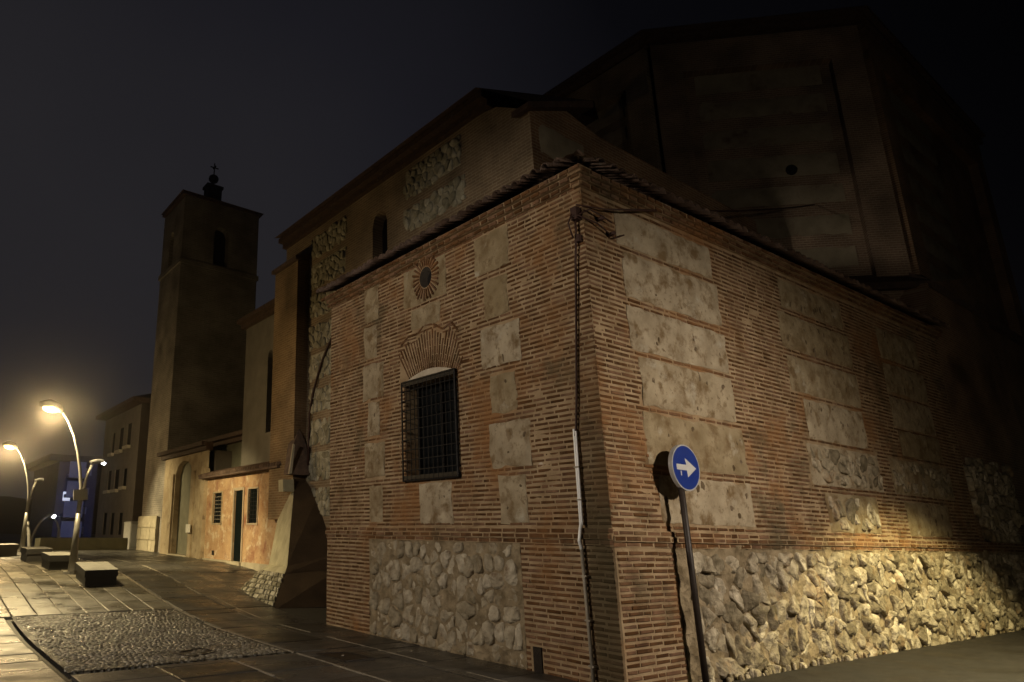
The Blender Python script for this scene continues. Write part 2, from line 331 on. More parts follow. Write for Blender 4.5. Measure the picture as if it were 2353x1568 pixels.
# ================================================================== GROUND
def ground():
    rs = sorted(set([-400, -200, -120, -80, -50, -30, -20] + [x * 1.0 for x in range(-16, 17)] + [20, 26, 32, 45, 70, 120, 200, 400]))
    ls = sorted(set([-120, -60, -30, -15, -8] + [x * .75 for x in range(-8, 44)] + [36, 42, 50, 60, 80, 120, 200, 400]))
    V = [G(r, l, -.05) for l in ls for r in rs]; n = len(rs)
    Fc = [(j * n + i, j * n + i + 1, (j + 1) * n + i + 1, (j + 1) * n + i) for j in range(len(ls) - 1) for i in range(n - 1)]
    o = mesh('ground', V, Fc, 'joint'); o['kind'] = 'structure'
    # street: asphalt in front of the right-hand wall
    rs = [-1.2 + .6 * i for i in range(60)]; ls = [-.25 - .5 * i for i in range(30)]
    V = [G(r, l, -.005 + .006 * nz3(r, l, .8)) for l in ls for r in rs]; n = len(rs)
    Fc = [(j * n + i, (j + 1) * n + i, (j + 1) * n + i + 1, j * n + i + 1) for j in range(len(ls) - 1) for i in range(n - 1)]
    o = mesh('street', V, Fc, 'asphalt'); o['kind'] = 'structure'
ground()
def slab_piece(r0, r1, l0, l1, dz, bev=.012):
    c = G((r0 + r1) / 2, (l0 + l1) / 2)
    q = [(r0, l0), (r1, l0), (r1, l1), (r0, l1)]; m = [(r0 + bev, l0 + bev), (r1 - bev, l0 + bev), (r1 - bev, l1 - bev), (r0 + bev, l1 - bev)]
    tl = [random.uniform(-.0035, .0035) for _ in range(4)]
    vs = [G(a, b, -.045) - c for a, b in q] + [G(a, b, dz - .006 + t) - c for (a, b), t in zip(q, tl)] + [G(a, b, dz + t) - c for (a, b), t in zip(m, tl)]
    fs = [(0, 1, 5, 4), (1, 2, 6, 5), (2, 3, 7, 6), (3, 0, 4, 7), (4, 5, 9, 8), (5, 6, 10, 9), (6, 7, 11, 10), (7, 4, 8, 11), (8, 9, 10, 11)]
    return vs, fs, c
COB = (-4.75, -1.95, 4.75, 10.35)       # cobbled field r0 r1 l0 l1
def lay_slabs(pc, r0, r1, l0, l1, wr, ll, skip=None, gap=.012):
    nr = max(1, round((r1 - r0) / wr)); wr = (r1 - r0) / nr
    for i in range(nr):
        a = r0 + i * wr; l = l0 - (ll * random.random() if ll < 3 else 0)
        while l < l1:
            e = l + ll * random.uniform(.75, 1.25); b0, b1 = max(l, l0), min(e, l1)
            if b1 - b0 > .12 and not (skip and skip(a + wr / 2, (b0 + b1) / 2)):
                vs, fs, c = slab_piece(a + gap / 2, a + wr - gap / 2, b0 + gap / 2, b1 - gap / 2, random.uniform(-.003, .004))
                pc.put(vs, fs, c, wr * (b1 - b0) * max(.03, 1.65 / ((c - Vector(_C)).length + .1)))
            l = e
plaza = struct_root('plaza_paving'); PS = Pieces('paving_slab', plaza, 'slab')
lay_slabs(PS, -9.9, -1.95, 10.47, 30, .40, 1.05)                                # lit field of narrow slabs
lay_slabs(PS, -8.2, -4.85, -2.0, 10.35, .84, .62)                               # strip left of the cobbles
PS.build()
walk = struct_root('church_pavement'); PD = Pieces('paving_slab', walk, 'dark_slab')
def skip_walk(r, l): return (r > .02 and l < 7.9) or (r > 1.5)
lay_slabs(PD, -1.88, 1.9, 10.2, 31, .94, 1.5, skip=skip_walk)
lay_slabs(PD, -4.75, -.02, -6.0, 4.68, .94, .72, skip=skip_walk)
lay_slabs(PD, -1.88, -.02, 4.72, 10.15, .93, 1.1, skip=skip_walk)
PD.build()
def pale_lines():
    o = MB()
    for r, a, b in ((-1.915, 4.72, 30), (-.78, 1.2, 12), (-1.9, 1.0, 4.6), (-2.84, .6, 4.6), (-3.78, .6, 4.6), (-.97, 12, 24)):
        l = a
        while l < b:
            e = min(b, l + random.uniform(.25, .9))
            if random.random() < .72:
                o.hexa([G(r - .014, l, -.03), G(r + .014, l, -.03), G(r + .014, e, -.03), G(r - .014, e, -.03), G(r - .012, l, .006), G(r + .012, l, .006), G(r + .012, e, .006), G(r - .012, e, .006)])
            l = e + .01
    o.obj('pale_joint_line', 'pale_joint', walk, kind='stuff')
pale_lines()
# cobbles
cob = struct_root('cobbled_strip')
for a_, b_, c_, d_ in (COB,):
    us, ls_ = [a_ + (b_ - a_) * i / 12 for i in range(13)], [c_ + (d_ - c_) * i / 22 for i in range(23)]
    mesh('cobble_bed', [G(u, l, .005 + .007 * nz3(u, l, 2.0, 7)) for l in ls_ for u in us], [(j * 13 + i, j * 13 + i + 1, (j + 1) * 13 + i + 1, (j + 1) * 13 + i) for j in range(22) for i in range(12)], 'cobble_mortar', cob)
PC = Pieces('cobblestone', cob, 'cobble', smooth_=True)
def cobble_piece(r, l, a, b, h):
    c = G(r, l); n = 8; vs = []; rot = random.uniform(0, 3)
    for ring, (k, z) in enumerate(((1.0, -.04), (.98, .35 * h), (.66, .88 * h))):
        for i in range(n):
            t = 2 * math.pi * i / n; q = 1 + .16 * math.sin(2 * t + rot) + .08 * math.sin(3 * t + rot * 2)
            ca, sa = math.cos(t), math.sin(t); m = max(abs(ca), abs(sa)) ** .6
            vs.append(G(r + a * k * q * ca / m, l + b * k * q * sa / m, z) - c)
    vs.append(G(r, l, h) - c); fs = []
    for ring in range(2):
        for i in range(n):
            p, q = ring * n + i, ring * n + (i + 1) % n; fs.append((p, q, q + n, p + n))
    for i in range(n): fs.append((2 * n + i, 2 * n + (i + 1) % n, 3 * n))
    return vs, fs, c
def cobbles(r0, r1, l0, l1, s, dens):
    l = l0
    while l < l1:
        r = r0 + random.uniform(0, s)
        while r < r1:
            if random.random() < dens(r, l):
                vs, fs, c = cobble_piece(r + random.uniform(-.012, .012), l + random.uniform(-.012, .012), s * random.uniform(.34, .5), s * random.uniform(.36, .54), random.uniform(.006, .024))
                PC.put(vs, fs, c, s * s * 1.65 / (c - Vector(_C)).length)
            r += s
        l += s * 1.05
cobbles(COB[0] + .06, COB[1] - .05, COB[2] + .06, COB[3] - .03, .072, lambda r, l: .96)
PC.build()

# ================================================================== SACRISTY (the lit brick and rubble building at the corner)
sac = thing('brick_sacristy', 'low corner building of brick bands and pale rubble panels with barred window', 'building', W(0, 0, 0))
BR = Pieces('brick', sac, 'brick', 300)
ST = Pieces('stone', sac, 'stone', 150, smooth_=True)
SL = Pieces('stone', sac, 'pale_rubble', 150, smooth_=True)
DS = Pieces('pebble', sac, 'dark_stone', 300, smooth_=True)
PITCH = .0682
def brick_mesh(wall, ln, ht, prj, var):
    U, Vv, Ww = AXES[wall]; rnd = random.Random(hash((wall, round(ln * 50), var)) & 0xffff)
    a, b = ln / 2, ht / 2; j = lambda s: rnd.uniform(-s, s)
    pts = []
    for (x, y) in ((-a, -b), (a, -b), (a, b), (-a, b)): pts.append((x, y, -.03))
    jit = [(j(.004), j(.004)) for _ in range(4)]
    for (x, y), (dx, dy) in zip(((-a, -b), (a, -b), (a, b), (-a, b)), jit): pts.append((x + dx, y + dy, prj * .35))
    for (x, y), (dx, dy) in zip(((-a + .012, -b + .007), (a - .012, -b + .007), (a - .012, b - .007), (-a + .012, b - .007)), jit): pts.append((x + dx, y + dy, prj + j(.002)))
    vs = [Vector(U * x + Vv * y + Ww * z) for x, y, z in pts]
    fs = [(0, 1, 5, 4), (1, 2, 6, 5), (2, 3, 7, 6), (3, 0, 4, 7), (4, 5, 9, 8), (5, 6, 10, 9), (6, 7, 11, 10), (7, 4, 8, 11), (8, 9, 10, 11)]
    if wall == 'L': fs = [tuple(reversed(f)) for f in fs]
    return vs, fs
_bm = {}
def put_brick(wall, u, v, ln, ht=.035, w=0.0, prj=None):
    q = round(ln / .02); var = random.randrange(3); pr = prj if prj is not None else random.choice((.005, .008, .011))
    key = (wall, q, round(ht, 3), var, pr)
    if key not in _bm: _bm[key] = brick_mesh(wall, q * .02, ht, pr, var)
    pos = (WL if wall == 'L' else WR)(u, v, w)
    BR.put(*_bm[key], pos, q * .02 * ht, key, facing=1.0 if wall == 'L' else .8)
def lay(wall, u0, u1, v0, v1, holes=(), w=0.0, prj=None, ht=.035, rag=.0):
    n = int((v1 - v0) / PITCH + .5)
    for i in range(n):
        v = v0 + (i + .5) * PITCH
        free = [(u0, u1)]
        for hu0, hu1, hv0, hv1 in holes:
            if hv0 - .005 < v < hv1 + .005:
                t = random.uniform(-rag, rag); nf = []
                for a, b in free:
                    if hu1 <= a or hu0 >= b: nf.append((a, b)); continue
                    if hu0 > a: nf.append((a, hu0 + t))
                    if hu1 < b: nf.append((hu1 + t, b))
                free = nf
        for a, b in free:
            u = a + random.uniform(-.1, .02) if b - a > .5 else a
            while u < b - .04:
                ln = random.choice((.27, .27, .26, .135, .25)) * random.uniform(.94, 1.05)
                s0, s1 = max(u, a), min(u + ln, b)
                if b - s1 < .05: s1 = b
                if s1 - s0 > .045:
                    wob = .012 * nz3(s0, v, .7, 3) + .004 * nz3(s0, v, 2.5, 4)
                    put_brick(wall, (s0 + s1) / 2, v + wob, s1 - s0 - .006, ht * random.uniform(.85, 1.12), w + random.uniform(-.005, .002), prj)
                u = s1 + random.uniform(.012, .024)
# --- panels: (u0,u1,v0,v1,stoniness)
PL = [(5.48, 6.02, 5.59, 6.28, 0), (5.55, 6.03, 4.86, 5.50, 0), (5.32, 6.08, 4.08, 4.74, 0), (5.47, 5.90, 3.38, 4.01, 1), (5.30, 6.02, 2.64, 3.26, 1), (5.39, 5.86, 1.86, 2.50, 1),
      (1.58, 2.42, 5.59, 6.22, 0), (1.65, 2.23, 4.84, 5.47, 0), (1.45, 2.36, 4.08, 4.70, 0), (1.60, 2.18, 3.38, 3.95, 1), (1.36, 2.26, 2.60, 3.24, 1), (1.51, 2.10, 1.83, 2.48, 1),
      (3.23, 4.56, 5.55, 6.24, 0), (3.43, 4.33, 5.10, 5.46, 0), (3.27, 4.19, 1.83, 2.46, 1)]
PR = [(.66, 3.0, 5.60, 6.12, 0), (.74, 3.05, 4.84, 5.50, 0), (.72, 3.08, 4.10, 4.72, 1), (.86, 3.1, 3.36, 4.02, 1), (.82, 3.2, 2.58, 3.26, 1), (.98, 3.2, 1.86, 2.46, 2),
      (5.15, 7.6, 5.60, 6.10, 2), (4.95, 7.7, 4.84, 5.48, 2), (5.0, 7.75, 4.10, 4.72, 0), (5.35, 7.7, 3.34, 4.0, 1), (5.2, 8.0, 2.58, 3.24, 3), (5.55, 7.6, 1.84, 2.46, 3),
      (9.2, 11.4, 5.3, 5.95, 2), (9.2, 11.5, 4.6, 5.2, 1), (9.2, 11.5, 3.9, 4.5, 1), (9.3, 11.6, 3.34, 3.84, 0), (8.55, 11.8, 2.58, 3.24, 3), (8.9, 11.2, 1.84, 2.44, 2)]
WIN = (3.03, 4.56, 2.55, 4.18); OC = (3.80, 5.96, .19)
def backing(name, fn, us, vs, wf, skip, material):
    V = []; Fc = []; nu = len(us)
    for v in vs:
        for u in us: V.append(fn(u, v, wf(u, v)))
    for j in range(len(vs) - 1):
        for i in range(nu - 1):
            if skip((us[i] + us[i + 1]) / 2, (vs[j] + vs[j + 1]) / 2): continue
            a = j * nu + i; Fc.append((a, a + 1, a + nu + 1, a + nu) if fn is WR else (a, a + nu, a + nu + 1, a + 1))
    return mesh(name, V, Fc, material, sac, True)
def rng(a, b, s, extra=()):
    n = max(1, round((b - a) / s)); return sorted(set([round(a + (b - a) * i / n, 4) for i in range(n + 1)] + list(extra)))
def mort(u, v, k): return .005 * nz3(u, v, 9, k) + .006 * nz3(u, v, 2.2, k + 5) - .002
RUBL = (1.68, 5.83, -.05, 1.60); RUBR = (1.12, 16.6, -.3, 1.56)
backing('wall', WL, rng(0, 7.47, .06, (WIN[0], WIN[1])), rng(1.6, 6.46, .06, (WIN[2], WIN[3])), lambda u, v: mort(u, v, 0),
        lambda u, v: (WIN[0] < u < WIN[1] and WIN[2] < v < WIN[3]) or math.hypot(u - OC[0], v - OC[1]) < OC[2] + .05, 'mortar')
backing('wall', WR, rng(0, 12.9, .07), rng(1.56, 6.5, .07), lambda u, v: mort(u, v, 20), lambda u, v: False, 'mortar')
for a_, b_ in ((-.03, RUBL[0]), (RUBL[1], 7.5)):
    backing('plinth', WL, rng(a_, b_, .07), rng(-.15, 1.62, .07), lambda u, v: .030 + mort(u, v, 40), lambda u, v: False, 'mortar')
backing('plinth', WL, rng(RUBL[0], RUBL[1], .07), rng(-.15, 1.62, .07), lambda u, v: .030 + .030 * nz3(u, v, 3.5, 41) + .016 * nz3(u, v, 11, 42), lambda u, v: False, 'rubble_mortar')
backing('plinth', WR, rng(-.03, 1.12, .07), rng(-.35, 1.60, .08), lambda u, v: .035 + mort(u, v, 50), lambda u, v: False, 'mortar')
backing('plinth', WR, rng(1.12, 16.6, .055), rng(-.35, 1.60, .055), lambda u, v: .036 + .05 * nz3(u, v, 2.6, 51) + .026 * nz3(u, v, 9, 52), lambda u, v: False, 'rubble_mortar')
for fn, ax in ((WL, 7.47), (WR, 12.9)):   # closing side and inner core
    pass
MB().box(.01, 1.84, 7.40, 7.46, -.3, 6.4).obj('end_wall', 'dark_wall', sac)
MB().box(.34, 1.80, .34, 7.45, -.3, 6.4).obj('wall_core', 'dark_wall', sac)
MB().box(.34, 12.88, .34, 3.2, -.6, 6.3).obj('wall_core', 'dark_wall', sac)
# --- brickwork
arch_zone = [(2.98, 4.75, 4.16, 4.62), (3.05, 4.62, 4.62, 4.86), (3.45, 4.2, 4.86, 5.02)]
hl = [p[:4] for p in PL] + [(WIN[0], WIN[1], WIN[2], WIN[3])] + arch_zone
lay('L', .0, 7.47, 1.79, 6.29, hl, rag=.02)
lay('R', .0, 12.85, 1.77, 6.17, [p[:4] for p in PR], rag=.05)
lay('L', .0, RUBL[0], -.03, 1.60, [(1.36, 1.60, .0, .32)], w=.032); lay('L', RUBL[1], 7.5, .02, 1.60, w=.032)
lay('R', .0, 1.1, -.05, 1.55, w=.037, ht=.036, prj=.009)
for k, (v, w) in enumerate(((1.605, .045), (1.672, .075), (1.74, .05))):          # string course
    lay('L', -.05, 7.5, v - PITCH / 2, v + PITCH / 2, w=w, prj=.010, ht=.046)
    lay('R', -.05, 16.5, v - PITCH / 2 - .02, v + PITCH / 2 - .02, w=w, prj=.010, ht=.046)
for k in range(3):                                                                # stepped brick cornice under the tiles
    v = 6.30 + k * .072
    for wall, U1 in (('L', 7.5), ('R', 12.9)):
        u = -.05 - .05 * k; step = .20
        while u < U1:
            ln = random.uniform(.165, .185)
            put_brick(wall, u + step / 2, v + (.0 if wall == 'L' else -.03), ln, .054, .042 + .055 * k, .022)
            u += step
def cornice_bed(fn, u1, dv):
    m = MB()
    for k in range(3):
        v = 6.27 + k * .072 + dv; w = .042 + .055 * k
        us = rng(-.06 - .04 * k, u1, 1.2)
        for a, b in zip(us[:-1], us[1:]):
            m.hexa([fn(a, v, -.1), fn(b, v, -.1), fn(b, v, w), fn(a, v, w), fn(a, v + .07, -.1), fn(b, v + .07, -.1), fn(b, v + .07, w), fn(a, v + .07, w)])
    o = m.obj('cornice', 'mortar', sac); fix_normals(o)
cornice_bed(WL, 7.5, 0); cornice_bed(WR, 12.9, -.03)
for fn, u1, dv in ((WL, 7.5, 0), (WR, 16.4, -.02)):
    m = MB(); us = rng(-.05, u1, 1.1)
    for k, w in enumerate((.046, .076, .052)):
        v = 1.572 + k * .0675 + dv
        for a, b in zip(us[:-1], us[1:]):
            m.hexa([fn(a, v, -.1), fn(b, v, -.1), fn(b, v, w), fn(a, v, w), fn(a, v + .066, -.1), fn(b, v + .066, -.1), fn(b, v + .066, w), fn(a, v + .066, w)])
    fix_normals(m.obj('string_course', 'mortar', sac))
# --- voussoirs over the window and round the oculus
def radial(cx, cy, r0, r1, th, wd, w0, rot=0.0):
    """one brick pointing away from (cx,cy) at angle th, in the left wall"""
    d = (math.cos(th), math.sin(th)); t = (-d[1], d[0]); a = wd / 2; ra, rb = r0, r1; a2 = a * (rb / ra) ** .35
    q = [(ra, -a), (rb, -a2), (rb, a2), (ra, a)]
    P = lambda rr, s, w: WL(cx + d[0] * rr + t[0] * s, cy + d[1] * rr + t[1] * s, w)
    c = P((ra + rb) / 2, 0, 0); j = lambda: random.uniform(-.003, .003)
    vs = [P(x, y, -.03) - c for x, y in q] + [P(x + j(), y + j(), w0 * .4) - c for x, y in q]
    m = [(ra + .01, -a + .006), (rb - .01, -a2 + .006), (rb - .01, a2 - .006), (ra + .01, a - .006)]
    vs += [P(x, y, w0) - c for x, y in m]
    fs = [(0, 1, 5, 4), (1, 2, 6, 5), (2, 3, 7, 6), (3, 0, 4, 7), (4, 5, 9, 8), (5, 6, 10, 9), (6, 7, 11, 10), (7, 4, 8, 11), (8, 9, 10, 11)]
    BR.put(vs, [tuple(reversed(f)) for f in fs], c, (rb - ra) * wd * 1.6)
def arch_out(u):
    pts = [(2.90, 4.50), (2.95, 4.74), (3.13, 4.95), (3.22, 4.95), (3.32, 4.86), (3.48, 4.91), (3.67, 5.03), (3.92, 5.07), (4.13, 4.95), (4.31, 4.89), (4.49, 4.96), (4.72, 4.82), (4.97, 4.68), (5.1, 4.5)]
    for (a, b), (c, d) in zip(pts[:-1], pts[1:]):
        if a <= u <= c: return b + (d - b) * (u - a) / (c - a)
    return 4.4
ACX, ACY = 3.72, 3.28
NV = 27
for i in range(NV):
    th = math.radians(58 + (132 - 58) * 0) if False else math.radians(50 + (127 - 50) * (i + .5) / NV + 3)
    r0 = 1.02 if abs(math.degrees(th) - 90) < 28 else 1.10
    r_out = r0 + .1
    for rr in np.arange(r0, 2.2, .02):
        uu, vv = ACX + math.cos(th) * rr, ACY + math.sin(th) * rr
        if vv > arch_out(uu) or uu > 4.93: break
        r_out = rr
    if r_out - r0 < .12: continue
    cut = r0 + (.27 if i % 2 else .15)
    segs = []
    a = r0
    while a < r_out - .04:
        b = min(cut, r_out); segs.append((a, b - .012)); a = b; cut += .27
    for a, b in segs:
        if b - a > .05: radial(ACX, ACY, a, b, th, .027 + .008 * (a - 1), .012)
for i in range(26):
    th = 2 * math.pi * i / 26 + .06; radial(OC[0], OC[1], OC[2] + .01, OC[2] + random.uniform(.20, .25), th, .034, .045)
for (a, b), (c, d) in zip([(2.92, 4.80), (3.12, 5.01), (3.36, 4.94), (3.66, 5.09), (3.92, 5.13), (4.15, 5.01), (4.45, 5.02), (4.7, 4.9)][:-1], [(2.92, 4.80), (3.12, 5.01), (3.36, 4.94), (3.66, 5.09), (3.92, 5.13), (4.15, 5.01), (4.45, 5.02), (4.7, 4.9)][1:]):
    m_ = math.hypot(c - a, d - b); ang = math.atan2(d - b, c - a)
    radial(a - math.cos(ang) * .4, b - math.sin(ang) * .4, .41, .39 + m_, ang, .036, .012)
put_brick('L', 2.80, 4.30, .24, .05, 0, .006)
# oculus reveal
oc = MB(); n = 20
ring = lambda rad, w: [WL(OC[0] + rad * math.cos(2 * math.pi * i / n), OC[1] + rad * math.sin(2 * math.pi * i / n), w) for i in range(n)]
A, B = ring(OC[2], .03), ring(OC[2] - .055, -.10)
Ao = ring(OC[2] + .17, .022); MB().add(Ao + A, [(i, n + i, n + (i + 1) % n, (i + 1) % n) for i in range(n)]).obj('oculus_ring', 'mortar', sac)
oc.add(A + B, [(i, (i + 1) % n, n + (i + 1) % n, n + i) for i in range(n)]); oo = oc.obj('oculus', 'dark_wall', sac); MB().add(B, [tuple(range(n))]).obj('pane', 'dark_interior', oo)
# --- plaster panels with pebbles pressed into them
def panel(wall, u0, u1, v0, v1, stony, k):
    fn = WL if wall == 'L' else WR; st = .055 if wall == 'L' or u0 < 5 else .08
    us, vs = rng(u0, u1, st), rng(v0, v1, st); V = []; nu, nv = len(us), len(vs)
    for j, v in enumerate(vs):
        for i, u in enumerate(us):
            e = (i in (0, nu - 1)) or (j in (0, nv - 1))
            du = (.05 * nz3(v, k * 3.1, 4, i)) if i in (0, nu - 1) else 0
            dv = (.03 * nz3(u, k * 2.3, 4, j)) if j in (0, nv - 1) else 0
            w = (.004 if e else .020) + .010 * nz3(u, v, 3.5, k) + .008 * nz3(u, v, 9, k + 9)
            V.append(fn(u + du, v + dv, w))
    Fc = []
    for j in range(nv - 1):
        for i in range(nu - 1):
            if wall == 'L' and math.hypot((us[i] + us[i + 1]) / 2 - OC[0], (vs[j] + vs[j + 1]) / 2 - OC[1]) < OC[2] + .06: continue
            a = j * nu + i; Fc.append((a, a + 1, a + nu + 1, a + nu) if wall == 'R' else (a, a + nu, a + nu + 1, a + 1))
    mesh('panel', V, Fc, 'plaster', sac, True)
    area = (u1 - u0) * (v1 - v0)
    if stony < 3:
        for _ in range(int(area * (2.2, 9, 16)[stony])):
            s = random.uniform(.018, .05) * (1.25 if stony == 2 else 1); a, b = random.uniform(u0 + .07, u1 - .07), random.uniform(v0 + .07, v1 - .07)
            blob(DS, wall, a, b, s * random.uniform(.7, 1.25), s * random.uniform(.9, 1.9), .012, .010)
    else:
        rubble(ST, wall, u0 + .05, u1 - .05, v0 + .03, v1 - .03, .20, .24, .035, .012, drop=.22)
def blob(pc, wall, u, v, a, b, hgt, w):
    fn = WL if wall == 'L' else WR; c = fn(u, v, w); n = 7; rot = random.uniform(0, 6); vs = []
    for k, z in ((1, -.012), (.8, hgt * .7)):
        for i in range(n):
            t = 2 * math.pi * i / n; q = k * (1 + .25 * math.sin(2 * t + rot) + .15 * math.sin(3 * t + 2 * rot))
            vs.append(fn(u + a * q * math.cos(t), v + b * q * math.sin(t), w + z) - c)
    vs.append(fn(u, v, w + hgt) - c); fs = [(i, (i + 1) % n, n + (i + 1) % n, n + i) for i in range(n)] + [(n + i, n + (i + 1) % n, 2 * n) for i in range(n)]
    if wall == 'L': fs = [tuple(reversed(f)) for f in fs]
    pc.put(vs, fs, c, a * b * 3)
# --- rubble: packed irregular stones (clipped cells with rounded corners)
def cells(u0, u1, v0, v1, su, sv, jit=.47):
    pts = []; nu, nv = max(1, round((u1 - u0) / su)), max(1, round((v1 - v0) / sv)); du, dv = (u1 - u0) / nu, (v1 - v0) / nv
    for j in range(-1, nv + 1):
        for i in range(-1, nu + 1):
            if random.random() < .27 and 0 <= i < nu and 0 <= j < nv: continue
            pts.append((u0 + (i + .5 + (.25 if j % 2 else -.25) + random.uniform(-jit, jit)) * du, v0 + (j + .5 + random.uniform(-jit, jit)) * dv))
    A = np.array(pts); out = []
    for k, (x, y) in enumerate(pts):
        if not (u0 <= x <= u1 and v0 <= y <= v1): continue
        poly = [(u0, v0), (u1, v0), (u1, v1), (u0, v1)]
        d = np.hypot((A[:, 0] - x) / du, (A[:, 1] - y) / dv)
        for q in np.argsort(d)[1:17]:
            mx, my = (A[q, 0] + x) / 2, (A[q, 1] + y) / 2; nx, ny = A[q, 0] - x, A[q, 1] - y; res = []
            for a, b in zip(poly, poly[1:] + poly[:1]):
                da, db = (a[0] - mx) * nx + (a[1] - my) * ny, (b[0] - mx) * nx + (b[1] - my) * ny
                if da <= 0: res.append(a)
                if da * db < 0: t = da / (da - db); res.append((a[0] + (b[0] - a[0]) * t, a[1] + (b[1] - a[1]) * t))
            poly = res
            if len(poly) < 3: break
        if len(poly) >= 3: out.append(poly)
    return out
def rubble(pc, wall, u0, u1, v0, v1, su, sv, hgt, w0, drop=0.0, gap=.012, fn=None, flip=None, rough=.35, soft=0.0):
    fn = fn or (WL if wall == 'L' else WR); flip = (wall == 'L') if flip is None else flip
    for poly in cells(u0, u1, v0, v1, su, sv):
        if random.random() < drop: continue
        c0 = np.mean(poly, axis=0); rr = []
        cut = random.uniform(.08, .2) + soft
        for a, b in zip(poly, poly[1:] + poly[:1]):
            a, b = np.array(a), np.array(b); d = b - a
            if np.hypot(*d) > .12: rr += [a + d * cut, a + d * .5 + np.array([-d[1], d[0]]) * random.uniform(-.05, .08), a + d * (1 - cut)]
            else: rr += [a + d * cut, a + d * (1 - cut)]
        ar = .5 * abs(sum(a[0] * b[1] - a[1] * b[0] for a, b in zip(rr, rr[1:] + rr[:1])))
        if ar < .003: continue
        size = math.sqrt(ar); k0 = max(.5, 1 - gap / size * random.uniform(.8, 3.0)); n = len(rr); h = hgt * random.uniform(.35, 1.3) * min(1.25, size / .2)
        tk = .3 if soft == 0 else .12; tu, tv = random.uniform(-tk, tk), random.uniform(-tk, tk); sd = random.uniform(0, 90)
        c = fn(c0[0], c0[1], w0); vs = []
        def P(p, kk, z):
            du, dv = (p - c0) * k0 * kk; q = mnoise.noise(Vector(((c0[0] + du) * 9, (c0[1] + dv) * 9, sd))) + .6 * mnoise.noise(Vector(((c0[0] + du) * 21, (c0[1] + dv) * 21, sd)))
            zz = z if z < 0 else z * (1 + rough * 1.4 * q) + tu * du + tv * dv
            return fn(c0[0] + du, c0[1] + dv, w0 + zz) - c
        for kk, z in ((1.0, -.05), (.985, h * .5), (.88, h * .92), (.5, h)):
            for p in rr: vs.append(P(p, kk * (1 if z < 0 else random.uniform(.97, 1.02)), z))
        vs.append(P(c0, 0, h * random.uniform(.9, 1.1))); fs = []
        for ring_ in range(3):
            for i in range(n):
                a, b = ring_ * n + i, ring_ * n + (i + 1) % n; fs.append((a, b, b + n, a + n))
        for i in range(n): fs.append((3 * n + i, 3 * n + (i + 1) % n, 4 * n))
        if flip: fs = [tuple(reversed(f)) for f in fs]
        pc.put(vs, fs, c, ar)
for k, p in enumerate(PL): panel('L', *p, k)
for k, p in enumerate(PR): panel('R', *p, k + 40)
rubble(SL, 'L', RUBL[0] + .02, RUBL[1] - .02, .0, 1.57, .20, .24, .052, .0, drop=.05, gap=.010, soft=.06, rough=.45)
rubble(ST, 'R', 1.34, 16.5, -.22, 1.52, .19, .26, .078, .0, drop=.03, gap=.006, rough=.5)
rubble(ST, 'R', 12.95, 16.5, 1.75, 3.6, .28, .25, .07, .0, drop=.1)
BR.build(); ST.build(); SL.build(); DS.build()
# --- barred window
wn = MB(); u0, u1, v0, v1 = WIN
for q in ([(u0, v0, 0), (u1, v0, 0), (u1, v0, -.28), (u0, v0, -.28)], [(u0, v1, 0), (u0, v1, -.28), (u1, v1, -.28), (u1, v1, 0)], [(u0, v0, 0), (u0, v0, -.28), (u0, v1, -.28), (u0, v1, 0)], [(u1, v0, 0), (u1, v1, 0), (u1, v1, -.28), (u1, v0, -.28)]):
    wn.add([WL(*p) for p in q], [(0, 1, 2, 3)])
win = wn.obj('window', 'mortar', sac)
mesh('pane', [WL(u0 - .01, v0 - .01, -.27), WL(u1 + .01, v0 - .01, -.27), WL(u1 + .01, v1 + .01, -.27), WL(u0 - .01, v1 + .01, -.27)], [(0, 3, 2, 1)], 'glass', win)
fb = MB()
for a in (u0 + .05, (u0 + u1) / 2, u1 - .05): fb.hexa([WL(a - .03, v0, -.26), WL(a + .03, v0, -.26), WL(a + .03, v0, -.22), WL(a - .03, v0, -.22), WL(a - .03, v1, -.26), WL(a + .03, v1, -.26), WL(a + .03, v1, -.22), WL(a - .03, v1, -.22)])
fix_normals(fb.obj('frame', 'iron', win))
def wbar(m, ua, va, ub, vb, w, t):
    a = Vector(WL(ua, va, w)); b = Vector(WL(ub, vb, w)); m.tube([a, b], t, 5)
g0, g1, h0, h1, GW = u0 - .02, u1 + .03, v0 - .03, v1 + .02, .065
grille = MB()
for (a, b, c, d) in ((g0, h0, g1, h0), (g1, h0, g1, h1), (g1, h1, g0, h1), (g0, h1, g0, h0)): wbar(grille, a, b, c, d, GW, .016)
for (a, b) in ((g0, h0), (g1, h0), (g0, h1), (g1, h1)): grille.tube([WL(a, b, -.02), WL(a, b, GW)], .014, 5)
gr = grille.obj('window_grille', 'iron', sac)
for i in range(1, 12): m = MB(); a = g0 + (g1 - g0) * i / 12; wbar(m, a, h0, a, h1, GW, .0085); m.obj('bar', 'iron', gr)
for i in range(1, 10):
    m = MB(); b = h0 + (h1 - h0) * i / 10; m.tube([WL(g0, b, -.02), WL(g0, b, GW + .01), WL(g1, b, GW + .01), WL(g1, b, -.02)], .0095, 5); m.obj('crossbar', 'iron', gr)
for b in (h0 + .05, h1 - .05):
    m = MB(); m.hexa([WL(g0, b - .03, GW - .004), WL(g1, b - .03, GW - .004), WL(g1, b - .03, GW + .004), WL(g0, b - .03, GW + .004), WL(g0, b + .03, GW - .004), WL(g1, b + .03, GW - .004), WL(g1, b + .03, GW + .004), WL(g0, b + .03, GW + .004)])
    fix_normals(m.obj('rail', 'iron', gr))
li = MB(); lp = [(4.50, 4.185), (3.08, 4.185)] + [(3.08 + (4.50 - 3.08) * t, 4.20 + .14 * math.sin(math.pi * (t * .9 + .04))) for t in np.linspace(0, 1, 12)]
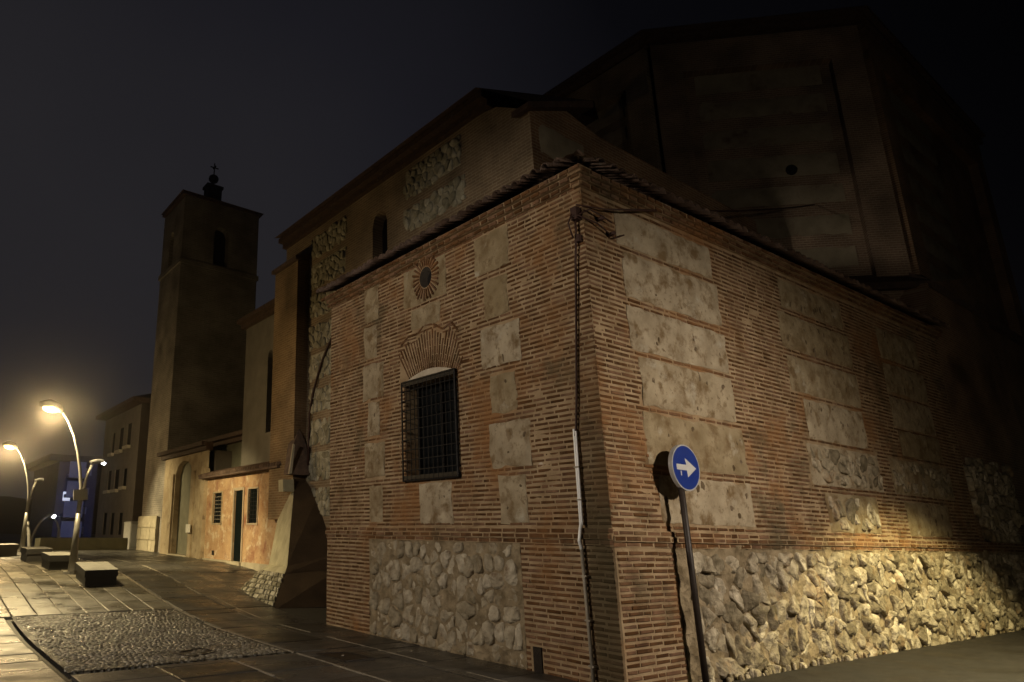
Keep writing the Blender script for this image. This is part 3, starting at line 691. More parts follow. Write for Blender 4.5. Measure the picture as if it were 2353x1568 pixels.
n = len(lp); li.add([WL(a, b, .016) for a, b in lp] + [WL(a, b, -.05) for a, b in lp], [tuple(reversed(range(n)))] + [(i, (i + 1) % n, n + (i + 1) % n, n + i) for i in range(n)])
fix_normals(li.obj('lintel', 'white_lintel', sac))
hb = MB(); hb.hexa([WL(1.37, -.02, .0), WL(1.53, -.02, .0), WL(1.53, -.02, .05), WL(1.37, -.02, .05), WL(1.37, .30, .0), WL(1.53, .30, .0), WL(1.53, .30, .05), WL(1.37, .30, .05)])
fix_normals(hb.obj('hatch', 'iron_cover', sac))
# --- roof: sheet of tiles and the row of tile ends along the eaves
def roof_h(r, l):
    eave_r = 6.53 - .03 + max(0, r) * (-.0145 + .0065 * 6.5)
    return min(6.53 + .38 * (r + .34), eave_r + .38 * (l + .34))
rs = rng(-.34, 13.0, .055); ls = rng(-.34, 7.6, .055)
idx = {}; V = []; Fc = []
def rv(i, j):
    if (i, j) not in idx:
        r, l = rs[i], ls[j]; a = 6.53 + .38 * (r + .34) < 6.5 + max(0, r) * .028 + .38 * (l + .34)
        ph = (l if a else r) / .22
        idx[(i, j)] = len(V); V.append(W(r, l, roof_h(r, l) + .035 * abs(math.sin(math.pi * ph)) - .02))
    return idx[(i, j)]
for i in range(len(rs) - 1):
    for j in range(len(ls) - 1):
        if rs[i] > 1.85 and ls[j] > 2.8: continue
        Fc.append((rv(i, j), rv(i + 1, j), rv(i + 1, j + 1), rv(i, j + 1)))
mesh('roof', V, Fc, 'roof_tile', sac, True)
TI = Pieces('tile', sac, 'roof_tile', 300, smooth_=True)
def eave_tile(along, pos_u):
    """a barrel tile lying down the slope with its open end over the eaves"""
    n = 7; vs = []
    fn = (lambda a, b, z: W(b, a, z)) if along == 'l' else (lambda a, b, z: W(a, b, z))
    hb_ = (lambda b: roof_h(b, pos_u) if along == 'l' else roof_h(pos_u, b))
    c = fn(pos_u, -.3, hb_(-.3)); jz = random.uniform(-.012, .012); jo = random.uniform(-.03, .02)
    for rad, th in ((.08, 0), (.066, 0)):
        for b in (-.40 + jo, .06):
            for k in range(n + 1):
                t = math.pi * k / n; q = rad * (1.0 if b < 0 else .9)
                vs.append(fn(pos_u + q * math.cos(t), b, hb_(b) + jz - .03 + q * math.sin(t)) - c)
    m = n + 1; fs = []
    for k in range(n): fs += [(k, k + 1, m + k + 1, m + k), (2 * m + k + 1, 2 * m + k, 3 * m + k, 3 * m + k + 1), (k + 1, k, 2 * m + k, 2 * m + k + 1)]
    fs += [(0, m, 3 * m, 2 * m), (n, 2 * m + n, 3 * m + n, m + n)]
    TI.put(vs, fs, c, .02)
u = .05
while u < 7.5: eave_tile('l', u); u += .22
u = .05
while u < 12.95: eave_tile('r', u); u += .22
TI.build()
# corner ridge of the hip
m = MB(); m.tube([W(-.36 + t, -.36 + t, roof_h(-.34 + t, -.34 + t) + .02) for t in np.linspace(.06, 2.2, 8)], [.02, .05, .06, .06, .06, .06, .06, .06], 8); m.obj('ridge', 'roof_tile', sac, True)

# ================================================================== helpers for openings
def arch_top(o, u):
    a, b, c, d, ar = o
    if ar <= 0: return d
    t = (u - (a + b) / 2) / ((b - a) / 2); return d - ar + ar * math.sqrt(max(0, 1 - t * t))
def wall_open(name, fn, u0, u1, v0, v1, ops, material, parent, depth=.25, flip=False, back='dark_interior', vtop=None, opening='opening'):
    """front sheet of a wall with real openings, their reveals and what closes them"""
    m = MB(); top = vtop or (lambda u: v1)
    us = {u0, u1}
    for o in ops:
        k = 8 if o[4] > 0 else 1
        us |= {o[0] + (o[1] - o[0]) * i / k for i in range(k + 1)}
    us |= set(np.arange(u0, u1, 1.0).tolist())
    us = sorted(us)
    q = lambda p: m.add([fn(*x) for x in p], [(0, 1, 2, 3)])
    for a, b in zip(us[:-1], us[1:]):
        if b - a < 1e-6: continue
        c = (a + b) / 2; col = sorted([o for o in ops if o[0] < c < o[1]], key=lambda o: o[2]); lo0 = lo1 = v0
        for o in col:
            q([(a, lo0, 0), (b, lo1, 0), (b, o[2], 0), (a, o[2], 0)]); lo0, lo1 = arch_top(o, a), arch_top(o, b)
        q([(a, lo0, 0), (b, lo1, 0), (b, top(b), 0), (a, top(a), 0)])
    w = m.obj(name, material, parent)
    for o in ops:
        a, b, c, d, ar = o[:5]; pts = [(a, c), (b, c)]
        k = 8 if ar > 0 else 1
        pts += [(b + (a - b) * i / k, arch_top(o, b + (a - b) * i / k)) for i in range(k + 1)]
        r = MB()
        for p, s in zip(pts, pts[1:] + pts[:1]): r.add([fn(p[0], p[1], 0), fn(s[0], s[1], 0), fn(s[0], s[1], -depth), fn(p[0], p[1], -depth)], [(0, 1, 2, 3)])
        ro = r.obj(opening, material, parent)
        pn = MB(); pn.add([fn(p[0], p[1], -depth + .01) for p in pts], [tuple(range(len(pts)))]); pn.obj('pane', back, ro)
    return w
def box2(name, r0, r1, l0, l1, h0, h1, mL, mR, parent, mT=None):
    p = [W(a, b, h0) for a, b in ((r0, l0), (r1, l0), (r1, l1), (r0, l1))] + [W(a, b, h1) for a, b in ((r0, l0), (r1, l0), (r1, l1), (r0, l1))]
    return mesh(name, p, [(3, 2, 1, 0), (4, 5, 6, 7), (0, 1, 5, 4), (1, 2, 6, 5), (2, 3, 7, 6), (3, 0, 4, 7)], None, parent, mats=[mL, mR, mT or mR], fm=[2, 2, 1, 0, 1, 0])
def prism(m, pts, off):
    n = len(pts); pts = [Vector(p) for p in pts]; off = Vector(off)
    m.add(pts + [p + off for p in pts], [tuple(range(n)), tuple(reversed(range(n, 2 * n)))] + [(i, (i + 1) % n, n + (i + 1) % n, n + i) for i in range(n)])
    return m
def fpoint(fn2, x, y):
    """pixel -> (u,v) on a vertical site plane given by origin/direction in (r,l)"""
    (ro, lo), (dr, dl) = fn2
    d = MI @ ray(x, y); nr, nl = -dl, dr
    t = ((ro - CS[0]) * nr + (lo - CS[1]) * nl) / (d[0] * nr + d[1] * nl); P = CS + t * d
    return (P[0] - ro) * dr + (P[1] - lo) * dl, P[2]

# ================================================================== CHURCH
ch = thing('brick_church', 'tall dark brick church rising behind the lit corner building, with polygonal apse', 'church', W(1.86, 8, 0))
NR = 1.86
WN = lambda u, v, w=0.0: W(NR - w, u, v)
wall_open('wall', WN, 2.8, 14.4, -.2, 10.3, [(8.22, 8.95, 6.9, 9.5, .36)], 'brick_l', ch, depth=.3, opening='nave_window', vtop=lambda u: min(10.3, 9.62 + .55 * (u - 2.8)))
MB().box(NR + .35, 9, 2.95, 14.35, -.2, 9.55).obj('wall_core', 'dark_wall', ch)
wall_open('wall', lambda u, v, w=0.0: W(u, 2.8 - w, v), NR, 10.1, 4, 9.9, [], 'brick_r', ch, vtop=lambda u: 9.62 + .45 * (u - NR) if u <= 3.61 else 9.85)
prism(MB(), [W(3.6, 2.62, 10.35), W(NR - .2, 2.62, 9.5), W(NR - .2, 2.62, 9.62), W(3.6, 2.62, 10.52)], .5 * eL).obj('verge', 'roof_tile', ch)
pn = MB()
def slab_panel(fn, u0, u1, v0, v1, material, parent, k, st=.18, w0=.03, name='panel'):
    us, vs = rng(u0, u1, st), rng(v0, v1, st); V = [fn(u, v, (-.02 if u in (u0, u1) or v in (v0, v1) else w0) + .015 * nz3(u, v, 2.5, k)) for v in vs for u in us]; n = len(us)
    o = mesh(name, V, [(j * n + i, j * n + i + 1, (j + 1) * n + i + 1, (j + 1) * n + i) for j in range(len(vs) - 1) for i in range(n - 1)], material, parent, True)
    return o
WG = lambda u, v, w=0.0: W(u, 2.8 - w, v)
for k, (a, b) in enumerate(((6.6, 7.55), (7.7, 8.55), (8.7, 9.5))): slab_panel(WG, 2.0, 3.42, a, b, 'dark_plaster', ch, 200 + k)
CHS = Pieces('stone', ch, 'grey_rubble', 300, smooth_=True)
for k, (a, b, u0, u1) in enumerate([(9.28, 10.12, 5.0, 7.45), (8.44, 9.14, 4.9, 7.5), (7.5, 8.3, 4.95, 7.4)] + [(v, v + .78, 10.3, 12.62) for v in (9.25, 8.35, 7.45, 6.55, 5.65, 4.75, 3.85, 2.95, 2.05)]):
    slab_panel(WN, u0, u1, a, b, 'grey_rubble', ch, 210 + k, w0=.012)
    rubble(CHS, 'L', u0 + .04, u1 - .04, a + .02, b - .02, .20, .17, .036, .004, drop=.04, gap=.010, fn=WN, soft=.07, rough=.2)
CHS.build()
# eaves and roofs
def eave(fn, u0, u1, v, parent, dep=.26, nm='eave'):
    m = MB(); d = (fn(u1, v, 0) - fn(u0, v, 0))
    for k, (w, z0, z1) in enumerate(((dep * .45, -.16, -.02), (dep, -.015, .12))):
        prism(m, [fn(u0, v + z0, -.1), fn(u0, v + z0, w), fn(u0, v + z1, w), fn(u0, v + z1, -.1)], d)
    o = m.obj(nm, 'roof_tile', parent); fix_normals(o); return o
eave(WN, 3.95, 14.45, 10.4, ch)
mesh('roof', [W(NR - .4, 14.45, 10.52), W(NR - .4, 3.95, 10.52), W(NR - .2, 2.6, 9.62), W(3.6, 2.6, 10.5), W(6.0, 4.5, 12.0), W(6.0, 14.45, 12.0)], [(0, 1, 4, 5), (1, 2, 3, 4)], 'roof_tile', ch)
# apse
AP = [(10.0, 15.0), (10.0, 5.4), (13.9, .62), (24.0, .62), (24.0, 15.0)]; APH = 16.6
def facet(a, b):
    dr, dl = b[0] - a[0], b[1] - a[1]; L_ = math.hypot(dr, dl); dr /= L_; dl /= L_
    return (lambda u, v, w=0.0: W(a[0] + dr * u + dl * w, a[1] + dl * u - dr * w, v)), L_, ((a[0], a[1]), (dr, dl))
FA, LA, _ = facet(AP[0], AP[1]); FB, LB, FBP = facet(AP[1], AP[2]); FC, LC, _ = facet(AP[2], AP[3])
for (fn, ln, mt) in ((FA, LA, 'brick_l'), (FB, LB, 'brick_d'), (FC, LC, 'brick_r')):
    wall_open('wall', fn, 0, ln, -.5, APH, [], mt, ch)
    eave(fn, -.2, ln + .2, APH + .1, ch, .45)
    for s in (.0, ln - .9):
        m = MB(); prism(m, [fn(s, 8.6, -.05), fn(s + .9, 8.6, -.05), fn(s + .9, 8.6, .32), fn(s, 8.6, .32)], (APH - 9.4) * eV); fix_normals(m.obj('pilaster', mt, ch))
    m = MB(); prism(m, [fn(0, APH - 1.1, -.05), fn(0, APH - 1.1, .3), fn(0, APH - .08, .34), fn(0, APH - .08, -.05)], fn(ln, 0) - fn(0, 0)); fix_normals(m.obj('frieze', mt, ch))
    m = MB(); d = fn(ln + .3, 0) - fn(-.3, 0)
    prism(m, [fn(-.3, 8.15, -.1), fn(-.3, 8.15, .62), fn(-.3, 8.32, .66), fn(-.3, 8.75, .04), fn(-.3, 8.75, -.1)], d); fix_normals(m.obj('ledge', 'roof_tile', ch))
    m = MB(); prism(m, [fn(-.2, -.5, -.1), fn(-.2, -.5, .48), fn(-.2, 8.15, .42), fn(-.2, 8.15, -.1)], fn(ln + .2, 0) - fn(-.2, 0)); fix_normals(m.obj('lower_wall', mt, ch))
for k in range(7):
    v = 8.95 + k * .98
    slab_panel(FB, 1.15, LB - 1.2, v, v + .80, 'dark_plaster', ch, 300 + k, .25)
    slab_panel(FA, 4.2, LA - 1.3, v, v + .80, 'dark_plaster', ch, 320 + k, .3)
    slab_panel(FC, 1.4, 5.5, v, v + .80, 'dark_plaster', ch, 340 + k, .3)
for k in range(3):
    slab_panel(lambda u, v, w=0: FB(u, v, w + .46), 1.3, LB - 1.4, 5.2 + k, 6.0 + k, 'dark_plaster', ch, 360 + k, .25)
a, b = fpoint(FBP, 1818, 393); m = MB(); m.tube([FB(a, b, -.1), FB(a, b, .08)], .16, 10); m.obj('drain_hole', 'dark_interior', ch)
a, b = fpoint(FBP, 1742, 83); m = MB(); prism(m, [FB(a - .16, b - .05, .37), FB(a + .12, b - .02, .37), FB(a + .16, b + .1, .37), FB(a - .02, b + .07, .37)], FB(0, 0, -.35) - FB(0, 0, 0)); fix_normals(m.obj('pale_patch', 'pale_stone', ch))
m = MB(); prism(m, [W(AP[1][0] - .6, AP[1][1] - .2, APH + .24), W(AP[2][0] - .3, AP[2][1] - .6, APH + .24), W(24, 0, APH + .24), W(24, 15, APH + .24), W(9.4, 15, APH + .24)], .1 * eV)
m.add([W(9.4, 5.2, APH + .35), W(13.6, 0, APH + .35), W(24, 0, APH + .35), W(24, 15, APH + .35), W(9.4, 15, APH + .35), W(17, 9, APH + 3.4)], [(0, 1, 5), (1, 2, 5), (2, 3, 5), (3, 4, 5), (4, 0, 5)])
m.obj('roof', 'roof_tile', ch)
# buttress that ends the street wall
pp = [(2128, 650), (2238, 638), (2352, 1000), (2420, 1255), (2150, 1255)]
m = MB(); prism(m, [W(*on(x, y, 1, .06)) for x, y in pp], 1.4 * eL); fix_normals(m.obj('end_buttress', 'brick_r', ch))
# buttress on the plaza side: upper shaft and spreading stone foot
bt = MB(); BTR, BTL, BTF = 1.5, 12.7, 14.35
pts = [W(BTR, BTL, 2.0), W(NR + .05, BTL, 2.0), W(NR + .05, BTF, 2.0), W(BTR, BTF, 2.0), W(BTR, BTL, 9.28), W(NR + .05, BTL, 9.42), W(NR + .05, BTF, 9.42), W(BTR, BTF, 9.28)]
mesh('buttress', pts, [(3, 2, 1, 0), (4, 5, 6, 7), (0, 1, 5, 4), (1, 2, 6, 5), (2, 3, 7, 6), (3, 0, 4, 7)], None, ch, mats=['butt_brick_l_lit', 'butt_brick_r_shade'], fm=[1, 1, 1, 0, 1, 0])
m = MB(); prism(m, [W(BTR - .10, BTL - .08, 9.28), W(NR + .1, BTL - .08, 9.44), W(NR + .1, BTL - .08, 9.62), W(BTR - .10, BTL - .08, 9.40)], (BTF - BTL + .16) * eL); fix_normals(m.obj('coping', 'roof_tile', ch))
nearE = [Vector(W(*ong(625, 1395))) - Vector(.1 * eV), W(*on(654, 1319, 1, 10.95)), W(*on(660, 1301, 1, 11.1)), W(*on(675, 1129, 1, 12.45)), W(*on(673, 1100, 1, 12.6))]
rightE = [W(2.0, 9.9, -.1), W(2.0, 10.7, .9), W(2.0, 10.9, 1.2), W(*on(732, 1135, 0, 1.95)), W(*on(706, 1103, 0, 1.9))]
farE = [W(-.30, 12.3, .0), W(*on(600, 1309, 1, 12.9)), W(*on(618, 1297, 1, 13.2)), W(*on(650, 1131, 1, 14.0)), W(*on(648, 1102, 1, 14.1))]
print('BUTT', [tuple(round(x, 2) for x in MI @ (np.array(p) - K)) for p in nearE + rightE + farE])
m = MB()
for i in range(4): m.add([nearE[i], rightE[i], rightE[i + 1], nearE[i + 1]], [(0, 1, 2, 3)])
m.obj('buttress_foot', 'shaded_render', ch)  # shade of the near side is put into this dark colour
m = MB()
for i in (1, 2, 3): m.add([farE[i], nearE[i], nearE[i + 1], farE[i + 1]], [(0, 1, 2, 3)])
m.add([farE[4], nearE[4], rightE[4], W(1.9, 14.1, 2.9)], [(0, 1, 2, 3)])
m.obj('buttress_face', 'buttress_stone', ch)  # outer side coloured paler, as the lit side
# sloping stone apron at its foot, laid in courses
AS = Pieces('apron_stone', ch, 'grey_rubble', 300)
A0, A1, A2, A3 = [np.array(p) for p in (farE[0], nearE[0], nearE[1], farE[1])]
an = nrm(np.cross(A1 - A0, A3 - A0)); an = an if an[2] > 0 else -an
def FAp(u, v, w=0.0): return Vector((A0 * (1 - u) + A1 * u) * (1 - v) + (A3 * (1 - u) + A2 * u) * v + an * w)
apm = MB()
for i in range(4):
    for j in range(4):
        apm.add([FAp(i / 4, j / 4, -.03), FAp((i + 1) / 4, j / 4, -.03), FAp((i + 1) / 4, (j + 1) / 4, -.03), FAp(i / 4, (j + 1) / 4, -.03)], [(0, 1, 2, 3)])
apron = apm.obj('apron', 'rubble_mortar', ch)
nr_ = 8
for j in range(nr_):
    u = random.uniform(-.05, 0)
    while u < 1:
        ln = random.uniform(.07, .14); a, b = max(0, u), min(1, u + ln)
        if b - a > .03:
            c0, c1 = j / nr_ + .012, (j + 1) / nr_ - .012; c = FAp((a + b) / 2, (c0 + c1) / 2); x = .008; z = random.uniform(.02, .045)
            q = [(a + x, c0), (b - x, c0), (b - x, c1), (a + x, c1)]; mm = [(a + x * 2, c0 + .02), (b - x * 2, c0 + .02), (b - x * 2, c1 - .02), (a + x * 2, c1 - .02)]
            vs = [FAp(*p, -.02) - c for p in q] + [FAp(*p, z * .5) - c for p in q] + [FAp(*p, z) - c for p in mm]
            AS.put(vs, [(0, 1, 5, 4), (1, 2, 6, 5), (2, 3, 7, 6), (3, 0, 4, 7), (4, 5, 9, 8), (5, 6, 10, 9), (6, 7, 11, 10), (7, 4, 8, 11), (8, 9, 10, 11)], c, .05)
        u += ln
AS.build()
# tiled weathering hood that sits on the foot against the shaft
hd = MB(); q = [W(*on(664, 1090, 1, 12.35)), W(*on(711, 1092, 1, 12.35)), W(*on(704, 1022, 1, 12.6)), W(*on(674, 1020, 1, 12.6))]
hd.add(q + [p + Vector(.35 * eL) for p in q] + [W(*on(688, 985, 1, 12.68))], [(0, 1, 2, 3), (1, 5, 6, 2), (4, 0, 3, 7), (3, 2, 8), (2, 6, 8), (7, 3, 8), (0, 4, 5, 1)])
fix_normals(hd.obj('hood', 'roof_tile', ch))
q = [W(*on(x, y, 1, 12.33)) for x, y in ((664, 1090), (671, 1088), (678, 1022), (674, 1020))]; m = MB(); prism(m, q, .05 * eL); fix_normals(m.obj('hood_lit_edge', 'pale_stone', ch))  # lit left edge of the hood, painted as a pale strip
q = [W(*on(x, y, 1, 12.45)) for x, y in ((651, 1130), (676, 1130), (675, 1102), (650, 1102))]; m = MB(); prism(m, q, .3 * eL); fix_normals(m.obj('capstone', 'buttress_stone', ch))
q = [W(*on(x, y, 1, 11.0)) for x, y in ((760, 1402), (775, 1402), (775, 1380), (760, 1380))]
# lower aisle between the buttress and the tower
AR = 1.9
WA = lambda u, v, w=0.0: W(AR - w, u, v)
wall_open('wall', WA, 14.4, 17.75, .2, 8.4, [(15.35, 15.75, 4.6, 7.2, .2)], 'grey_wall', ch, depth=.3, opening='aisle_window')
MB().box(AR + .3, 8, 14.45, 17.7, .2, 8.3).obj('wall_core', 'dark_wall', ch)
eave(WA, 14.3, 17.9, 8.5, ch, .3)

# ================================================================== BELL TOWER
tw = thing('bell_tower', 'square brick bell tower with arched belfry opening and ball finial', 'tower', W(2, 26.85, .85))
T0, T1, TL0, TL1 = 2.0, 5.55, 26.85, 30.25
WT = lambda u, v, w=0.0: W(u, TL0 - w, v); WTL = lambda u, v, w=0.0: W(T0 - w, u, v)
wall_open('wall', WT, T0, T1, .3, 16.95, [(3.44, 4.12, 13.75, 15.7, .34)], 'tower_brick_r', tw, depth=.5, opening='belfry_opening')
wall_open('wall', WTL, TL0, TL1, .3, 16.75, [(28.3, 28.95, 13.75, 15.5, .32)], 'tower_brick_l', tw, depth=.5, opening='belfry_opening')
box2('wall_core', T0 + .55, T1, TL0 + .55, TL1, .3, 16.8, 'dark_wall', 'dark_wall', tw)
m = MB(); m.box(T1 - .02, T1, TL0, TL1, .3, 16.9); m.obj('wall', 'tower_brick_l', tw)
m = MB(); m.box(T0 - .07, T1 + .07, TL0 - .07, TL1 + .07, 13.45, 13.68); m.obj('string_course', 'tower_brick_r', tw)
m = MB(); m.box(T0 - .1, T1 + .1, TL0 - .1, TL1 + .1, 16.85, 17.0); m.obj('cornice', 'roof_tile', tw)
m = MB(); m.add([W(T0 - .16, TL0 - .16, 17.0), W(T1 + .2, TL0 - .16, 17.0), W(T1 + .2, TL1 + .16, 17.0), W(T0 - .16, TL1 + .16, 17.0), W((T0 + T1) / 2, (TL0 + TL1) / 2, 17.75)], [(3, 2, 1, 0), (0, 1, 4), (1, 2, 4), (2, 3, 4), (3, 0, 4)]); m.obj('roof', 'roof_tile', tw)
lm = (TL0 + TL1) / 2
c = on(489, 445, 1, lm); rc, hc = c[0], c[2]
m = MB(); m.box(rc - .34, rc + .34, lm - .34, lm + .34, hc - .9, hc + .22); m.box(rc - .40, rc + .40, lm - .40, lm + .40, hc + .2, hc + .34); m.obj('finial_base', 'dark_wall', tw)
cb = on(491, 412, 1, lm); cc = on(493, 386, 1, lm)
m = MB(); n = 12; bp = W(cb[0], lm, cb[2])
m.tube([bp + Vector(eV * (.24 * math.sin(a))) for a in np.linspace(-1.5, 1.5, 9)], [max(.02, .24 * math.cos(a)) for a in np.linspace(-1.5, 1.5, 9)], 12); m.obj('finial_ball', 'iron', tw, True)
m = MB(); t = W(cc[0], lm, cc[2]); m.tube([W(rc, lm, hc + .3), t + Vector(.25 * eV)], .03, 6); m.tube([t - Vector(.2 * eR), t + Vector(.2 * eR)], .035, 6); m.tube([t + Vector(.02 * eV - .15 * eL), t + Vector(.02 * eV + .15 * eL)], .05, 6); m.obj('weather_vane', 'iron', tw)
m = MB(); m.box(T0 - .09, T0, TL0 + .4, TL1 + .05, .3, 2.15); tb = m.obj('stone_base', 'pale_stone', tw)
TS = Pieces('base_stone', tw, 'pale_stone', 300)
for j in range(3):
    u = TL0 + .4
    while u < TL1:
        ln = random.uniform(.5, .95); e = min(u + ln, TL1); c = W(T0 - .11, (u + e) / 2, 1.0 + j * .5); a, b = (e - u) / 2 - .012, .235
        vs = [Vector(s * a * eL + t_ * b * eV + (.05 if k else -.016 - random.uniform(0, .02)) * eR) for k in (1, 0) for s, t_ in ((-1, -1), (1, -1), (1, 1), (-1, 1))]
        TS.put(vs, [(0, 1, 5, 4), (1, 2, 6, 5), (2, 3, 7, 6), (3, 0, 4, 7), (4, 5, 6, 7)], c, .1); u = e
TS.build()

# ================================================================== LOW HOUSE and PORTAL against the tower
FR = 1.7
WF = lambda u, v, w=0.0: W(FR - w, u, v)
pf = lambda x, y: on(x, y, 0, FR)[1:]
def prect(x0, y0, x1, y1):
    xm, ym = (x0 + x1) / 2, (y0 + y1) / 2
    return (pf(x1, ym)[0], pf(x0, ym)[0], pf(xm, y1)[1], pf(xm, y0)[1])
hs = thing('lean_to_house', 'low orange rendered house with dark door and two barred windows beside the buttress', 'house', W(FR, 17, .55))
c4 = lambda x, y: ((400 + x / 4.6125) * .9191, (1100 + y / 4.6125) * .9191)
def cr4(x0, y0, x1, y1): return prect(*c4(x0, y0), *c4(x1, y1))
W1, DO, W2 = cr4(615, 615, 715, 960), cr4(848, 585, 950, 1405), cr4(1020, 565, 1130, 960)
hx0, hx1 = 13.6, pf(*c4(535, 800))[0]
htop = pf(*c4(900, 400))[1]
print('HOUSE', W1, DO, W2, hx1, htop)
wall_open('wall', WF, hx0, hx1, .2, htop, [W1 + (0,), DO + (0,), W2 + (0,)], 'orange_render', hs, depth=.05, back='door_green')
def frame4(nm, o, t, parent, material, d=.03, skip_bottom=False):
    m = MB(); a, b, c, e = o
    for (p, q, r, s) in ((a - t, a, c - (0 if skip_bottom else t), e + t), (b, b + t, c - (0 if skip_bottom else t), e + t), (a, b, e, e + t)) + (() if skip_bottom else ((a, b, c - t, c),)):
        prism(m, [WF(p, r, -.02), WF(q, r, -.02), WF(q, r, d), WF(p, r, d)], (s - r) * eV)
    x = m.obj(nm, material, parent); fix_normals(x); return x
frame4('window_frame', W1, .05, hs, 'ochre_stone'); frame4('window_frame', W2, .05, hs, 'frame_pale'); frame4('door_frame', DO, .09, hs, 'frame_pale', skip_bottom=True)
for o in (W1, W2):
    for k in range(1, 4): m = MB(); a = o[0] + (o[1] - o[0]) * k / 4; m.tube([WF(a, o[2], -.02), WF(a, o[3], -.02)], .012, 5); m.obj('window_bar', 'iron', hs)
    for k in range(1, 8): m = MB(); a = o[2] + (o[3] - o[2]) * k / 8; m.tube([WF(o[0], a, -.02), WF(o[1], a, -.02)], .012, 5); m.obj('window_bar', 'worn_steel' if o is W1 else 'iron', hs)
for k, z in ((0, .22), (1, .56)):
    m = MB(); prism(m, [WF(DO[0] + .1, DO[2] + (DO[3] - DO[2]) * z - .02, -.03), WF(DO[1] - .1, DO[2] + (DO[3] - DO[2]) * z - .02, -.03), WF(DO[1] - .1, DO[2] + (DO[3] - DO[2]) * z + .02, -.03), WF(DO[0] + .1, DO[2] + (DO[3] - DO[2]) * z + .02, -.03)], -.02 * eR); fix_normals(m.obj('door_rail', 'door_green', hs))
m = MB(); prism(m, [WF(DO[0] - .15, .5, .12), WF(DO[1] + .15, .5, .12), WF(DO[1] + .15, DO[2], .12), WF(DO[0] - .15, DO[2], .12)], .3 * eR); fix_normals(m.obj('doorstep', 'pale_stone', hs))
for a, b in ((hx0, DO[0] - .15), (DO[1] + .15, hx1)):
    m = MB(); prism(m, [WF(a, .3, .05), WF(b, .3, .05), WF(b, .78, .05), WF(a, .78, .05)], .1 * eR); fix_normals(m.obj('skirting', 'pale_stone', hs))
v_ = cr4(600, 1275, 622, 1330); m = MB(); prism(m, [WF(v_[0], v_[2], .012), WF(v_[1], v_[2], .012), WF(v_[1], v_[3], .012), WF(v_[0], v_[3], .012)], .03 * eR); fix_normals(m.obj('vent', 'iron_cover', hs))
MB().box(FR + .3, 4.5, hx0, hx1 - .05, .2, htop - .1).obj('wall_core', 'dark_wall', hs)
m = MB(); prism(m, [W(FR - .28, hx0, htop - .02), W(FR - .28, hx0, htop + .08), W(3.2, hx0, htop + .55), W(3.2, hx0, htop + .1)], (hx1 + .15 - hx0) * eL); rf = m.obj('roof', 'roof_tile', hs); fix_normals(rf)
HT = Pieces('tile', hs, 'roof_tile', 300, smooth_=True)
u = hx0
while u < hx1 + .1:
    c = W(FR - .3, u, htop + .06); vs = []
    for b, hh in ((0, 0), (.55, .19)):
        for k in range(6): t = math.pi * k / 5; vs.append(W(FR - .3 + b, u + .09 * math.cos(t), htop + .04 + hh + .09 * math.sin(t)) - c)
    HT.put(vs, [(k, k + 1, 7 + k, 6 + k) for k in range(5)] + [tuple(range(5, -1, -1))], c, .02); u += .2
HT.build()
# upper storey set back behind the tiled roof
UR = 2.5
WU = lambda u, v, w=0.0: W(UR - w, u, v)
a0 = on(612, 1040, 0, UR); a1 = on(483, 1060, 0, UR); tp = on(550, 1013, 0, UR)[2]
wall_open('upper_wall', WU, a0[1] - .3, a1[1], 3.2, tp, [], 'upper_render', hs)
MB().box(UR + .05, 5, a0[1] - .3, a1[1] - .02, 3.2, tp - .03).obj('wall_core', 'dark_wall', hs)
eave(WU, a0[1] - .5, a1[1] + .3, tp + .1, hs, .4)
m = MB(); prism(m, [WU(a0[1] + .4, 3.3, .04), WU(a0[1] + .75, 3.3, .04), WU(a0[1] + .75, tp - .1, .04), WU(a0[1] + .4, tp - .1, .04)], .1 * eR); fix_normals(m.obj('dark_pier', 'dark_wall', hs))
# portal
po = thing('stone_portal', 'tall ochre stone portal with a deep arched recess between house and tower', 'portal', W(FR, 24, .6))
RC = cr4(155, 250, 345, 1325); px1 = pf(*c4(20, 900))[0]; ptop = pf(*c4(250, 175))[1]
print('PORTAL', RC, hx1, px1, ptop)
wall_open('wall', WF, hx1, px1, .2, ptop, [(RC[0], RC[1], RC[2], RC[3], .5)], 'ochre_stone', po, depth=.2, back='olive_wall', opening='recess')
for a, b, w in ((hx1, hx1 + .42, .12), (RC[0] - .42, RC[0] - .08, .05), (RC[1] + .1, RC[1] + .5, .06)):
    m = MB(); prism(m, [WF(a, .3, -.05), WF(b, .3, -.05), WF(b, .3, w), WF(a, .3, w)], (ptop - 1.0) * eV)
    fix_normals(m.obj('pilaster', 'ochre_stone', po))
m = MB(); prism(m, [WF(RC[0] - .1, .3, .1), WF(RC[1] + .1, .3, .1), WF(RC[1] + .1, RC[2], .1), WF(RC[0] - .1, RC[2], .1)], .8 * eR); fix_normals(m.obj('threshold', 'pale_stone', po))
MB().box(FR + .25, 4.0, hx1, px1 - .02, .2, ptop - .05).obj('wall_core', 'dark_wall', po)
eave(WF, hx1 - .05, px1 + .25, ptop + .1, po, .3)
sg = cr4(342, 975, 385, 1070); m = MB(); prism(m, [WF(sg[0], sg[2], .14), WF(sg[1], sg[2], .14), WF(sg[1], sg[3], .14), WF(sg[0], sg[3], .14)], .03 * eR); o = m.obj('notice_plate', 'white_paint', None); fix_normals(o)
o['label'] = 'small white notice plate on the ochre pilaster beside the recess'; o['category'] = 'sign'

